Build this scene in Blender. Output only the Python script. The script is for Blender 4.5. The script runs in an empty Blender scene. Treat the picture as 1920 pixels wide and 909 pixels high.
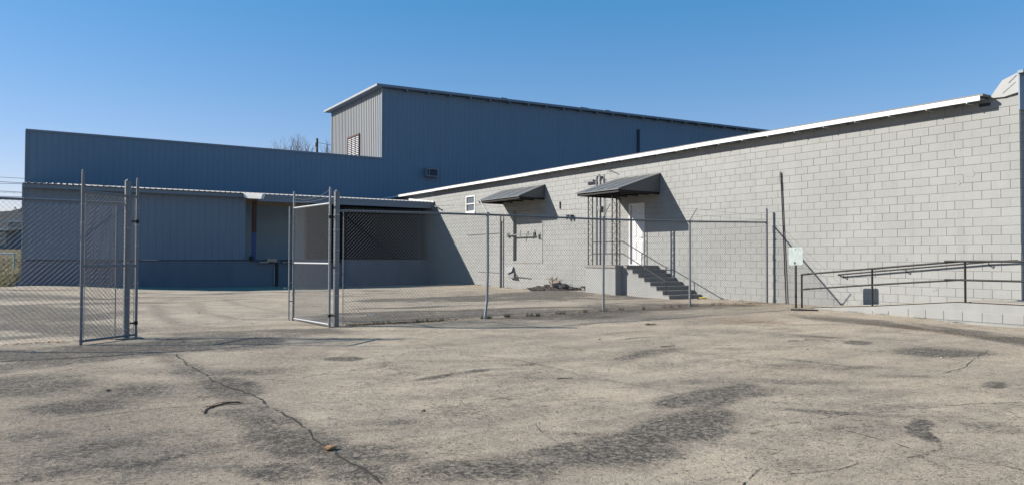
import bpy, math, random
import numpy as np
from mathutils import Matrix, Vector
R = math.radians
random.seed(7); np.random.seed(7)
SC = bpy.context.scene
COL = SC.collection

# ---------------------------------------------------------------- camera
FPX = 1380.0
vy = np.array([78-960.0, 454.5-481.0, -FPX]); vy /= np.linalg.norm(vy)
vx = np.array([3115-960.0, 454.5-490.0, -FPX]); vx -= vx.dot(vy)*vy; vx /= np.linalg.norm(vx)
vz = np.cross(vx, vy)
cam_d = bpy.data.cameras.new('camera'); cam = bpy.data.objects.new('camera', cam_d); COL.objects.link(cam)
cam_d.sensor_width = 36.0; cam_d.lens = FPX/1920*36.0; cam_d.clip_start = .05; cam_d.clip_end = 3000
cam.matrix_world = Matrix([list(vx)+[0], list(vy)+[0], list(vz)+[0], [0, 0, 0, 1]])
SC.camera = cam

# ---------------------------------------------------------------- light
SUNV = Vector((-1, .72, .69)).normalized()          # towards the sun
elev = math.asin(SUNV.z); az = math.atan2(SUNV.x, SUNV.y)
SKY_SAT, SKY_GAM, SKY_MUL = 1.42, .62, (5.6, 4.95, 5.75)
W = bpy.data.worlds.new("World"); SC.world = W; W.use_nodes = True
nt = W.node_tree; nt.nodes.clear()
sky = nt.nodes.new('ShaderNodeTexSky'); sky.sky_type = 'NISHITA'; sky.sun_disc = False
sky.sun_elevation = elev; sky.sun_rotation = az
sky.altitude = 0; sky.air_density = 1.0; sky.dust_density = .15; sky.ozone_density = 3.2
bg = nt.nodes.new('ShaderNodeBackground'); bg.inputs[1].default_value = .10
wo = nt.nodes.new('ShaderNodeOutputWorld')
def vm(op, a, b):
    x = nt.nodes.new('ShaderNodeVectorMath'); x.operation = op; nt.links.new(a, x.inputs[0]); x.inputs[1].default_value = b; return x.outputs[0]
hsv = nt.nodes.new('ShaderNodeHueSaturation'); hsv.inputs['Saturation'].default_value = SKY_SAT
gam = nt.nodes.new('ShaderNodeGamma'); gam.inputs[1].default_value = SKY_GAM
nt.links.new(vm('SCALE', sky.outputs[0], (0, 0, 0)), hsv.inputs['Color']); hsv.inputs['Color'].links[0].from_node.inputs['Scale'].default_value = .1
nt.links.new(hsv.outputs[0], gam.inputs[0])
nt.links.new(vm('MULTIPLY', gam.outputs[0], SKY_MUL), bg.inputs[0]); nt.links.new(bg.outputs[0], wo.inputs[0])
sd = bpy.data.lights.new('sun', 'SUN'); sd.energy = 5.0; sd.angle = R(.4); sd.color = (1, .935, .84)
sun = bpy.data.objects.new('sun', sd); COL.objects.link(sun)
sun.rotation_euler = SUNV.to_track_quat('Z', 'Y').to_euler(); sun.location = (-20, 20, 30)
SC.view_settings.view_transform = 'Standard'; SC.view_settings.look = 'None'
SC.view_settings.exposure = 0.95; SC.view_settings.gamma = 1.0

# ---------------------------------------------------------------- ground height
PTS = [(4.95,14.3,-1.376),(8.45,14.3,-1.364),(11.9,14.3,-1.32),(14.9,14.3,-1.30),(18,14.3,-1.29),(16.9,7.6,-1.39),(16.9,10.2,-1.33),
 (16.9,11.8,-1.28),(18.2,17,-1.29),(16.4,20.8,-1.22),(18.2,28,-1.37),(18.2,32.2,-1.33),(18.2,37.4,-1.50),(8.3,37,-1.42),(-.6,37,-1.21),
 (1.3,14.4,-1.41),(-1,14.4,-1.42),(0,0,-1.42),(6,6,-1.42),(12,3,-1.42),(4,25,-1.36),(12,27,-1.38),(-5,25,-1.36),(13,37,-1.5),(16.5,12.3,-1.30)]
def gz(x, y):
    s = 0; w = 0
    for a, b, c in PTS:
        d = 1/(((x-a)**2+(y-b)**2)+.8)**1.5; s = s+d*c; w = w+d
    return s/w

# ---------------------------------------------------------------- mesh helpers
WL = {}
class MB:
    def __init__(s): s.v = []; s.f = []; s.mi = []; s.cur = 0
    def add(s, vs, fs):
        n = len(s.v); s.v += [tuple(p) for p in vs]
        for f in fs: s.f.append(tuple(i+n for i in f)); s.mi.append(s.cur)
        return s
    def box(s, x0, x1, y0, y1, z0, z1):
        return s.add([(x0,y0,z0),(x1,y0,z0),(x1,y1,z0),(x0,y1,z0),(x0,y0,z1),(x1,y0,z1),(x1,y1,z1),(x0,y1,z1)],
                     [(0,3,2,1),(4,5,6,7),(0,1,5,4),(1,2,6,5),(2,3,7,6),(3,0,4,7)])
    def hexa(s, b, t):      # bottom quad (ccw from above), top quad
        return s.add(list(b)+list(t), [(3,2,1,0),(4,5,6,7),(0,1,5,4),(1,2,6,5),(2,3,7,6),(3,0,4,7)])
    def tube(s, p, q, r, n=8, r2=None, cap=True):
        p = Vector(p); q = Vector(q); d = (q-p)
        if d.length < 1e-6: return s
        d.normalize(); a = d.orthogonal().normalized(); b = d.cross(a); r2 = r if r2 is None else r2
        vs = []
        for k in range(n):
            t = 2*math.pi*k/n; o = a*math.cos(t)+b*math.sin(t); vs += [p+o*r, q+o*r2]
        fs = [(2*k, (2*k+2) % (2*n), (2*k+3) % (2*n), 2*k+1) for k in range(n)]
        fs = [(f[0], f[1], f[2], f[3]) for f in fs]
        if cap: fs += [tuple(2*k for k in range(n))[::-1], tuple(2*k+1 for k in range(n))]
        return s.add(vs, fs)
    def path(s, pts, r, n=6):
        for a, b in zip(pts[:-1], pts[1:]): s.tube(a, b, r, n)
        return s
    def prism(s, poly, ext):    # planar polygon (list of 3D) extruded by vector
        e = Vector(ext); n = len(poly); P = [Vector(p) for p in poly]
        return s.add(P+[p+e for p in P], [tuple(range(n))[::-1], tuple(range(n, 2*n))]+[(i, (i+1) % n, (i+1) % n+n, i+n) for i in range(n)])
    def mesh(s, name, mats, off, fix=True):
        me = bpy.data.meshes.new(name)
        me.from_pydata([(x-off[0], y-off[1], z-off[2]) for x, y, z in s.v], [], s.f)
        for m in (mats if isinstance(mats, (list, tuple)) else [mats]): me.materials.append(m)
        if any(s.mi): me.polygons.foreach_set('material_index', s.mi)
        if fix:
            import bmesh
            bm = bmesh.new(); bm.from_mesh(me); bmesh.ops.recalc_face_normals(bm, faces=bm.faces); bm.to_mesh(me); bm.free()
        me.update(); return me
    def build(s, name, mats, parent=None, smooth=False, fix=True, stuff=False, origin=None):
        if parent is not None: off = WL[parent.name]
        elif origin is not None: off = origin
        else:
            a = np.array(s.v); off = ((a[:,0].min()+a[:,0].max())/2, (a[:,1].min()+a[:,1].max())/2, a[:,2].min())
        me = s.mesh(name, mats, off, fix)
        o = bpy.data.objects.new(name, me); COL.objects.link(o)
        if parent is not None: o.parent = parent
        else: o.location = off
        WL[o.name] = tuple(off)
        if smooth: me.polygons.foreach_set('use_smooth', [True]*len(me.polygons))
        if stuff: o['kind'] = 'stuff'
        return o
def tag(o, label=None, cat=None, group=None, kind=None):
    if label: o['label'] = label
    if cat: o['category'] = cat
    if group: o['group'] = group
    if kind: o['kind'] = kind
    return o
def empty(name, loc, label, cat, group=None):
    o = bpy.data.objects.new(name, None); COL.objects.link(o); o.location = loc; o.empty_display_size = .3
    WL[o.name] = tuple(loc); return tag(o, label, cat, group)
def inst(name, me, loc, parent):     # shared mesh instance of a piece
    o = bpy.data.objects.new(name, me); COL.objects.link(o); o.parent = parent
    w = WL[parent.name]; o.location = (loc[0]-w[0], loc[1]-w[1], loc[2]-w[2]); WL[o.name] = tuple(loc)
    return o

# ---------------------------------------------------------------- materials
class NT:
    def __init__(s, name):
        s.m = bpy.data.materials.new(name); s.m.use_nodes = True; s.t = s.m.node_tree; s.n = s.t.nodes
        s.b = s.n['Principled BSDF']; s.geo = s.n.new('ShaderNodeNewGeometry')
    def link(s, a, b): s.t.links.new(a, b)
    def pos(s, scale=(1,1,1)):
        m = s.n.new('ShaderNodeMapping'); m.inputs['Scale'].default_value = scale; s.link(s.geo.outputs['Position'], m.inputs[0]); return m.outputs[0]
    def noise(s, sc, det=4, rough=.55, vec=None, dist=0):
        x = s.n.new('ShaderNodeTexNoise'); x.inputs['Scale'].default_value = sc; x.inputs['Detail'].default_value = det
        x.inputs['Roughness'].default_value = rough; x.inputs['Distortion'].default_value = dist
        s.link(vec if vec is not None else s.geo.outputs['Position'], x.inputs['Vector']); return x.outputs['Fac']
    def voro(s, sc, vec=None, out='Distance', feature='F1'):
        x = s.n.new('ShaderNodeTexVoronoi'); x.inputs['Scale'].default_value = sc; x.feature = feature
        s.link(vec if vec is not None else s.geo.outputs['Position'], x.inputs['Vector']); return x.outputs[out]
    def ramp(s, fac, stops):
        x = s.n.new('ShaderNodeValToRGB'); e = x.color_ramp.elements
        while len(e) < len(stops): e.new(.5)
        for i, (p, c) in enumerate(stops):
            e[i].position = p; e[i].color = (c, c, c, 1) if isinstance(c, (int, float)) else (*c, 1)
        s.link(fac, x.inputs[0]); return x.outputs[0]
    def math(s, op, a, b=0, c=None, clamp=False):
        x = s.n.new('ShaderNodeMath'); x.operation = op; x.use_clamp = clamp
        for i, k in enumerate((a, b, c)):
            if k is None: continue
            if isinstance(k, (int, float)): x.inputs[i].default_value = k
            else: s.link(k, x.inputs[i])
        return x.outputs[0]
    def mix(s, fac, a, b, mode='MIX'):
        x = s.n.new('ShaderNodeMix'); x.data_type = 'RGBA'; x.blend_type = mode
        for k, i in ((fac, 0), (a, 6), (b, 7)):
            if isinstance(k, (int, float)): x.inputs[i].default_value = k if i == 0 else (k, k, k, 1)
            elif isinstance(k, tuple): x.inputs[i].default_value = (*k, 1)
            else: s.link(k, x.inputs[i])
        return x.outputs[2]
    def attr(s, name):
        x = s.n.new('ShaderNodeAttribute'); x.attribute_name = name; return x.outputs['Fac']
    def bump(s, h, dist, strength=1.0):
        x = s.n.new('ShaderNodeBump'); x.inputs['Distance'].default_value = dist; x.inputs['Strength'].default_value = strength
        s.link(h, x.inputs['Height']); s.link(x.outputs[0], s.b.inputs['Normal'])
    def fin(s, col=None, rough=.7, metal=0, spec=.5):
        if col is not None:
            if isinstance(col, tuple): s.b.inputs['Base Color'].default_value = (*col, 1)
            else: s.link(col, s.b.inputs['Base Color'])
        if isinstance(rough, (int, float)): s.b.inputs['Roughness'].default_value = rough
        else: s.link(rough, s.b.inputs['Roughness'])
        s.b.inputs['Metallic'].default_value = metal; s.b.inputs['Specular IOR Level'].default_value = spec
        return s.m
def worn(name, col, dirt, rough=.6, metal=0, amt=.25, sc=2.0, bumpd=0.0, bsc=40, spec=.4, streak=False):
    n = NT(name)
    a = n.noise(sc, 7, .65, n.pos((1,1,.25)) if streak else None)
    b = n.noise(sc*14, 4, .6)
    f = n.math('ADD', n.math('MULTIPLY', a, .7), n.math('MULTIPLY', b, .3))
    f = n.ramp(f, [(.42, 0.0), (.68, 1.0)])
    c = n.mix(n.math('MULTIPLY', f, amt), tuple(col), tuple(dirt))
    if bumpd: n.bump(n.noise(bsc, 4, .6), bumpd)
    return n.fin(c, rough, metal, spec)

# painted concrete block: patchy paint, blotches, dust low down
n = NT('painted_block')
big = n.ramp(n.noise(.45, 5, .6), [(.35, 0.0), (.7, 1.0)])
mid = n.ramp(n.noise(2.6, 7, .68), [(.4, 0.0), (.7, 1.0)])
fine = n.noise(55, 4, .7)
sep = n.n.new('ShaderNodeSeparateXYZ'); n.link(n.geo.outputs['Position'], sep.inputs[0])
low = n.math('MULTIPLY', n.ramp(n.math('ADD', n.math('MULTIPLY', sep.outputs[2], .5), .75), [(.05, 1.0), (.42, 0.0)]), n.ramp(n.noise(1.7, 6, .7), [(.35, .1), (.7, 1.0)]))
BW = (0.222, 0.227, 0.220)
c = n.mix(n.math('MULTIPLY', big, .35), BW, (0.304, 0.310, 0.306))
c = n.mix(n.math('MULTIPLY', mid, .22), c, (0.186, 0.190, 0.187))
c = n.mix(n.math('MULTIPLY', low, .3), c, (0.190, 0.170, 0.147))
c = n.mix(n.math('MULTIPLY', n.ramp(fine, [(.35, 1.0), (.5, 0.0)]), .12), c, (0.129, 0.132, 0.131))
# every block takes the paint a little differently; some areas were repainted
zr = n.math('FLOOR', n.math('DIVIDE', n.math('SUBTRACT', sep.outputs[2], .14), .205))
yc = n.math('FLOOR', n.math('DIVIDE', n.math('ADD', n.math('SUBTRACT', sep.outputs[1], 7.63), n.math('MULTIPLY', n.math('PINGPONG', zr, 1), .1985)), .397))
cmb = n.n.new('ShaderNodeCombineXYZ'); n.link(zr, cmb.inputs[0]); n.link(yc, cmb.inputs[1])
wn = n.n.new('ShaderNodeTexWhiteNoise'); wn.noise_dimensions = '3D'; n.link(cmb.outputs[0], wn.inputs['Vector'])
c = n.mix(n.math('MULTIPLY', n.math('POWER', wn.outputs['Value'], 2.0), .30), c, (0.186, 0.190, 0.187))
c = n.mix(n.math('MULTIPLY', n.ramp(n.noise(.55, 3, .5, dist=.3), [(.55, 0.0), (.565, 1.0)]), .22), c, (0.259, 0.264, 0.259))
c = n.mix(n.math('MULTIPLY', n.ramp(n.noise(3.2, 5, .6, n.pos((1, 1, .12))), [(.56, 0.0), (.72, 1.0)]), .22), c, (0.152, 0.151, 0.143))
h = n.math('ADD', n.math('MULTIPLY', n.noise(90, 3, .7), .6), n.math('MULTIPLY', n.noise(9, 5, .6), .9))
n.bump(h, .004, .9)
M_BLOCK = n.fin(c, .72, 0, .3)
M_MORTAR = worn('painted_mortar', (.215, .216, .207), (.17, .17, .163), .85, amt=.4, sc=3, bumpd=.003)
M_STEELSH = worn('shade_tone_steel', (.132, .195, .262), (.108, .165, .228), .5, amt=.5, sc=.8, streak=True, spec=.35)  # siding on the shaded fronts: shade is put into this darker, bluer colour
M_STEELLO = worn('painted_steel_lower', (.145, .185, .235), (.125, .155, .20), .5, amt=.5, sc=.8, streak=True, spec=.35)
M_STEELLIT = worn('sunlit_tone_steel', (0.205, 0.208, 0.211), (0.164, 0.167, 0.171), .45, amt=.5, sc=.8, streak=True, spec=.4)  # same siding on the sunlit end: sunlight is put into this paler colour
M_TRIM = worn('blue_grey_trim', (.16, .20, .25), (.13, .16, .19), .45, amt=.4, sc=2)
M_TRIMLT = worn('pale_trim', (0.257, 0.264, 0.264), (0.184, 0.184, 0.178), .5, amt=.4, sc=3)
M_FASC = worn('white_fascia', (0.656, 0.656, 0.640), (0.496, 0.480, 0.448), .4, amt=.3, sc=1.5)
M_AWN = worn('grey_awning_metal', (0.105, 0.110, 0.114), (0.081, 0.081, 0.086), .6, amt=.5, sc=2.2, bumpd=.002)
M_ROOF = worn('roof_membrane', (0.168, 0.168, 0.168), (0.112, 0.112, 0.112), .8, amt=.5)
M_ROOFMET = worn('galvanised_roof', (0.245, 0.245, 0.245), (0.158, 0.158, 0.151), .4, metal=.0, amt=.4)
M_BASE = worn('painted_plinth', (.128, .148, .185), (.09, .10, .125), .7, amt=.6, sc=1.2, bumpd=.004, bsc=14, streak=True)
M_WHITE = worn('white_paint', (0.576, 0.576, 0.569), (0.432, 0.418, 0.389), .35, amt=.2, sc=3)
M_DOORW = worn('white_door_paint', (.50, .505, .51), (.42, .42, .42), .3, amt=.25, sc=3)
M_GLASS = NT('window_glass').fin((.10, .12, .14), .08, 0, .8)
M_IRON = worn('black_iron', (.014, .014, .016), (.03, .022, .018), .6, amt=.5, sc=8, spec=.25)
M_GALV = worn('galvanised_pipe', (0.245, 0.258, 0.272), (0.150, 0.150, 0.150), .42, metal=.45, amt=.6, sc=9, spec=.5)
M_GALVD = worn('weathered_galvanised', (0.170, 0.178, 0.190), (0.122, 0.118, 0.113), .5, metal=.3, amt=.6, sc=6, spec=.5)
M_WIRE = worn('chain_link_wire', (.13, .135, .14), (.09, .09, .09), .6, metal=0, amt=.6, sc=14)
M_CONC = worn('painted_concrete', (0.229, 0.226, 0.215), (0.163, 0.155, 0.142), .8, amt=.5, sc=3, bumpd=.004, bsc=30)
M_TREAD = worn('concrete_tread', (0.211, 0.201, 0.185), (0.116, 0.106, 0.095), .85, amt=.6, sc=4, bumpd=.003)
M_RISER = worn('shade_tone_riser', (.16, .165, .175), (.1, .1, .1), .8, amt=.5, sc=3)  # darker than the block so the colour itself carries the risers' shade
M_ROLL = worn('roll_door_paint', (.52, .70, .86), (.46, .60, .74), .5, amt=.4, sc=1.2)
M_LINTEL = worn('beige_lintel', (.62, .55, .46), (.45, .4, .33), .7, amt=.5)
M_RUBBER = worn('black_rubber', (.02, .02, .022), (.05, .045, .04), .8, amt=.5, sc=6)
M_RUST = worn('rusted_steel', (0.072, 0.028, 0.017), (0.033, 0.017, 0.011), .8, amt=.6, sc=8)
M_BLUE = worn('blue_post_paint', (.02, .055, .17), (.05, .05, .07), .5, amt=.4, sc=6)
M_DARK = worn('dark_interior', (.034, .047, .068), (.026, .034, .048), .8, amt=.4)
M_ALU = worn('sign_aluminium', (.30, .33, .325), (.17, .225, .23), .45, amt=.85, sc=9)
M_WOOD = worn('weathered_wood', (.12, .1, .08), (.05, .04, .035), .85, amt=.6, sc=8)
M_TAN = worn('tan_timber', (.42, .30, .22), (.22, .15, .11), .8, amt=.4, sc=8)
M_DEADWOOD = worn('reddish_dead_wood', (.17, .08, .045), (.07, .035, .025), .85, amt=.6, sc=20)
M_BARK = worn('bark', (.11, .09, .075), (.05, .04, .035), .9, amt=.5, sc=6)
M_LEAF = worn('dry_leaves', (.16, .09, .045), (.05, .03, .02), .85, amt=.7, sc=25)
M_WEED = worn('weed_green', (.075, .085, .03), (.13, .11, .05), .8, amt=.6, sc=20)
M_DIRT = worn('dirt', (.06, .048, .038), (.025, .02, .018), .95, amt=.7, sc=9, bumpd=.02, bsc=18)
M_CRACK = worn('crack_dark', (.022, .018, .015), (.08, .065, .05), .95, amt=.5, sc=30)
M_CABLE = NT('black_cable').fin((.03, .03, .03), .6)
M_HOUSE = worn('house_siding', (0.234, 0.243, 0.243), (0.180, 0.180, 0.180), .7, amt=.3)
M_SHING = worn('house_shingles', (.055, .058, .062), (.035, .035, .04), .85, amt=.6, sc=5)
M_NEEDLE = worn('pine_foliage', (.035, .055, .03), (.06, .08, .035), .8, amt=.7, sc=3)

# ---- the parking lot material
n = NT('old_pavement')
nl = n.noise(.22, 6, .6); nm = n.noise(1.6, 9, .68, dist=.4); nf = n.noise(13, 6, .7)
sp = n.voro(75); sp2 = n.noise(160, 3, .8); grit = n.noise(48, 5, .75)
streak = n.noise(1.3, 7, .7, n.pos((.35, 1.6, 1)))
base = n.mix(n.ramp(nm, [(.3, 0.0), (.72, 1.0)]), (.585, .487, .368), (.42, .345, .258))
base = n.mix(n.math('MULTIPLY', n.ramp(nl, [(.35, 0.0), (.65, 1.0)]), .6), base, (.45, .37, .27))
base = n.mix(n.math('MULTIPLY', n.ramp(streak, [(.45, 0.0), (.7, 1.0)]), .4), base, (0.150, 0.134, 0.113))
light = n.math('MULTIPLY', n.attr('light'), n.ramp(n.math('ADD', n.math('MULTIPLY', streak, .6), n.math('MULTIPLY', nf, .4)), [(.3, 1.0), (.62, .45)]), clamp=True)
base = n.mix(n.math('MULTIPLY', light, .85), base, (0.417, 0.370, 0.295))
film = n.math('MULTIPLY', n.attr('film'), n.ramp(nm, [(.3, 1.0), (.7, .5)]))
base = n.mix(film, base, (0.102, 0.085, 0.071))
rust = n.math('MULTIPLY', n.attr('rust'), n.ramp(streak, [(.35, .15), (.62, 1.0)]))
base = n.mix(n.math('MULTIPLY', rust, .9), base, (0.244, 0.134, 0.059))
# dark worn patches: stain value competes with noise so that edges break up into grit
st = n.attr('stain')
br = n.math('ADD', n.math('ADD', n.math('MULTIPLY', nm, .55), n.math('MULTIPLY', streak, .45)), n.math('MULTIPLY', grit, .55))
warp = n.noise(.9, 6, .7)
stw = n.math('MULTIPLY', st, n.ramp(warp, [(.33, .35), (.6, 1.15)]))
dk = n.math('SUBTRACT', n.math('MULTIPLY', stw, 2.3), n.math('ADD', n.math('MULTIPLY', n.math('SUBTRACT', br, .775), 4.6), .10))
dk = n.math('MULTIPLY', n.ramp(dk, [(.0, 0.0), (1.0, 1.0)]), n.ramp(st, [(.03, 0.0), (.3, 1.0)]))
dk = n.math('MULTIPLY', dk, n.ramp(n.noise(21, 5, .85), [(.38, .25), (.56, 1.0)]))
dk = n.math('MAXIMUM', dk, n.math('MULTIPLY', n.ramp(n.math('ADD', n.math('MULTIPLY', nm, .6), n.math('MULTIPLY', grit, .4)), [(.53, 0.0), (.64, 1.0)]), .35))
# broad weathering: slow brownish grey drifts and large faded patches over the whole lot
drift = n.ramp(n.noise(.38, 8, .72, dist=.6), [(.44, 0.0), (.64, 1.0)])
base = n.mix(n.math('MULTIPLY', drift, .28), base, (0.157, 0.135, 0.110))
d2 = n.ramp(n.noise(.95, 8, .75, n.pos((.6, 1.25, 1)), dist=.5), [(.50, 0.0), (.66, 1.0)])
base = n.mix(n.math('MULTIPLY', d2, .34), base, (0.106, 0.096, 0.085))
vw = n.n.new('ShaderNodeVectorMath'); vw.operation = 'ADD'; n.link(n.geo.outputs['Position'], vw.inputs[0])
nv_ = n.n.new('ShaderNodeTexNoise'); nv_.inputs['Scale'].default_value = 1.1; nv_.inputs['Detail'].default_value = 7; nv_.inputs['Roughness'].default_value = .7; n.link(n.geo.outputs['Position'], nv_.inputs['Vector'])
sv = n.n.new('ShaderNodeVectorMath'); sv.operation = 'SCALE'; sv.inputs['Scale'].default_value = 1.6; n.link(nv_.outputs['Color'], sv.inputs[0]); n.link(sv.outputs[0], vw.inputs[1])
ce = n.voro(.42, vw.outputs[0], 'Distance', 'DISTANCE_TO_EDGE')
ck = n.math('MULTIPLY', n.ramp(ce, [(.0, 1.0), (.009, 0.0)]), n.ramp(n.noise(.33, 3, .5), [(.48, 0.0), (.56, .75)]))
ce2 = n.voro(1.7, vw.outputs[0], 'Distance', 'DISTANCE_TO_EDGE')
ck = n.math('MAXIMUM', ck, n.math('MULTIPLY', n.ramp(ce2, [(.0, 1.0), (.022, 0.0)]), n.ramp(n.noise(.5, 4, .6), [(.58, 0.0), (.63, .6)])))
base = n.mix(ck, base, (.035, .031, .027))
base = n.mix(n.math('MULTIPLY', dk, .95), base, (0.041, 0.038, 0.035))
# aggregate: pale stones and dark pits at several sizes
g1 = n.noise(16, 5, .82); g2 = n.noise(34, 4, .85)
gg = n.math('ADD', n.math('MULTIPLY', g1, .45), n.math('MULTIPLY', g2, .55))
rough = n.ramp(nm, [(.3, .8), (.65, 1.0)])
base = n.mix(n.math('MULTIPLY', n.ramp(gg, [(.525, 0.0), (.60, 1.0)]), n.math('MULTIPLY', rough, .62)), base, (.50, .44, .35))
base = n.mix(n.math('MULTIPLY', n.ramp(gg, [(.39, 1.0), (.475, 0.0)]), n.math('MULTIPLY', rough, .95)), base, (.040, .035, .030))
pit2 = n.ramp(n.noise(70, 3, .8), [(.37, 1.0), (.46, 0.0)])
base = n.mix(n.math('MULTIPLY', pit2, .6), base, (.045, .04, .035))
h = n.math('ADD', n.math('MULTIPLY', gg, 1.7), n.math('ADD', n.math('MULTIPLY', sp2, .4), n.math('MULTIPLY', n.math('SUBTRACT', 1.0, dk), .25)))
n.bump(h, .024, 1.0)
M_LOT = n.fin(base, .9, 0, .25)
n = NT('dry_grass_ground')
a = n.noise(.5, 8, .7); b = n.noise(6, 6, .75)
c = n.mix(n.ramp(a, [(.35, 0.0), (.6, 1.0)]), (.17, .135, .085), (.10, .10, .04))
c = n.mix(n.ramp(b, [(.4, 0.0), (.62, 1.0)]), c, (.09, .065, .045))
n.bump(b, .08)
M_GRASS = n.fin(c, .95, 0, .1)
M_BLADE = worn('grass_blades', (.20, .18, .07), (.28, .22, .13), .9, amt=.8, sc=2)

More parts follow.
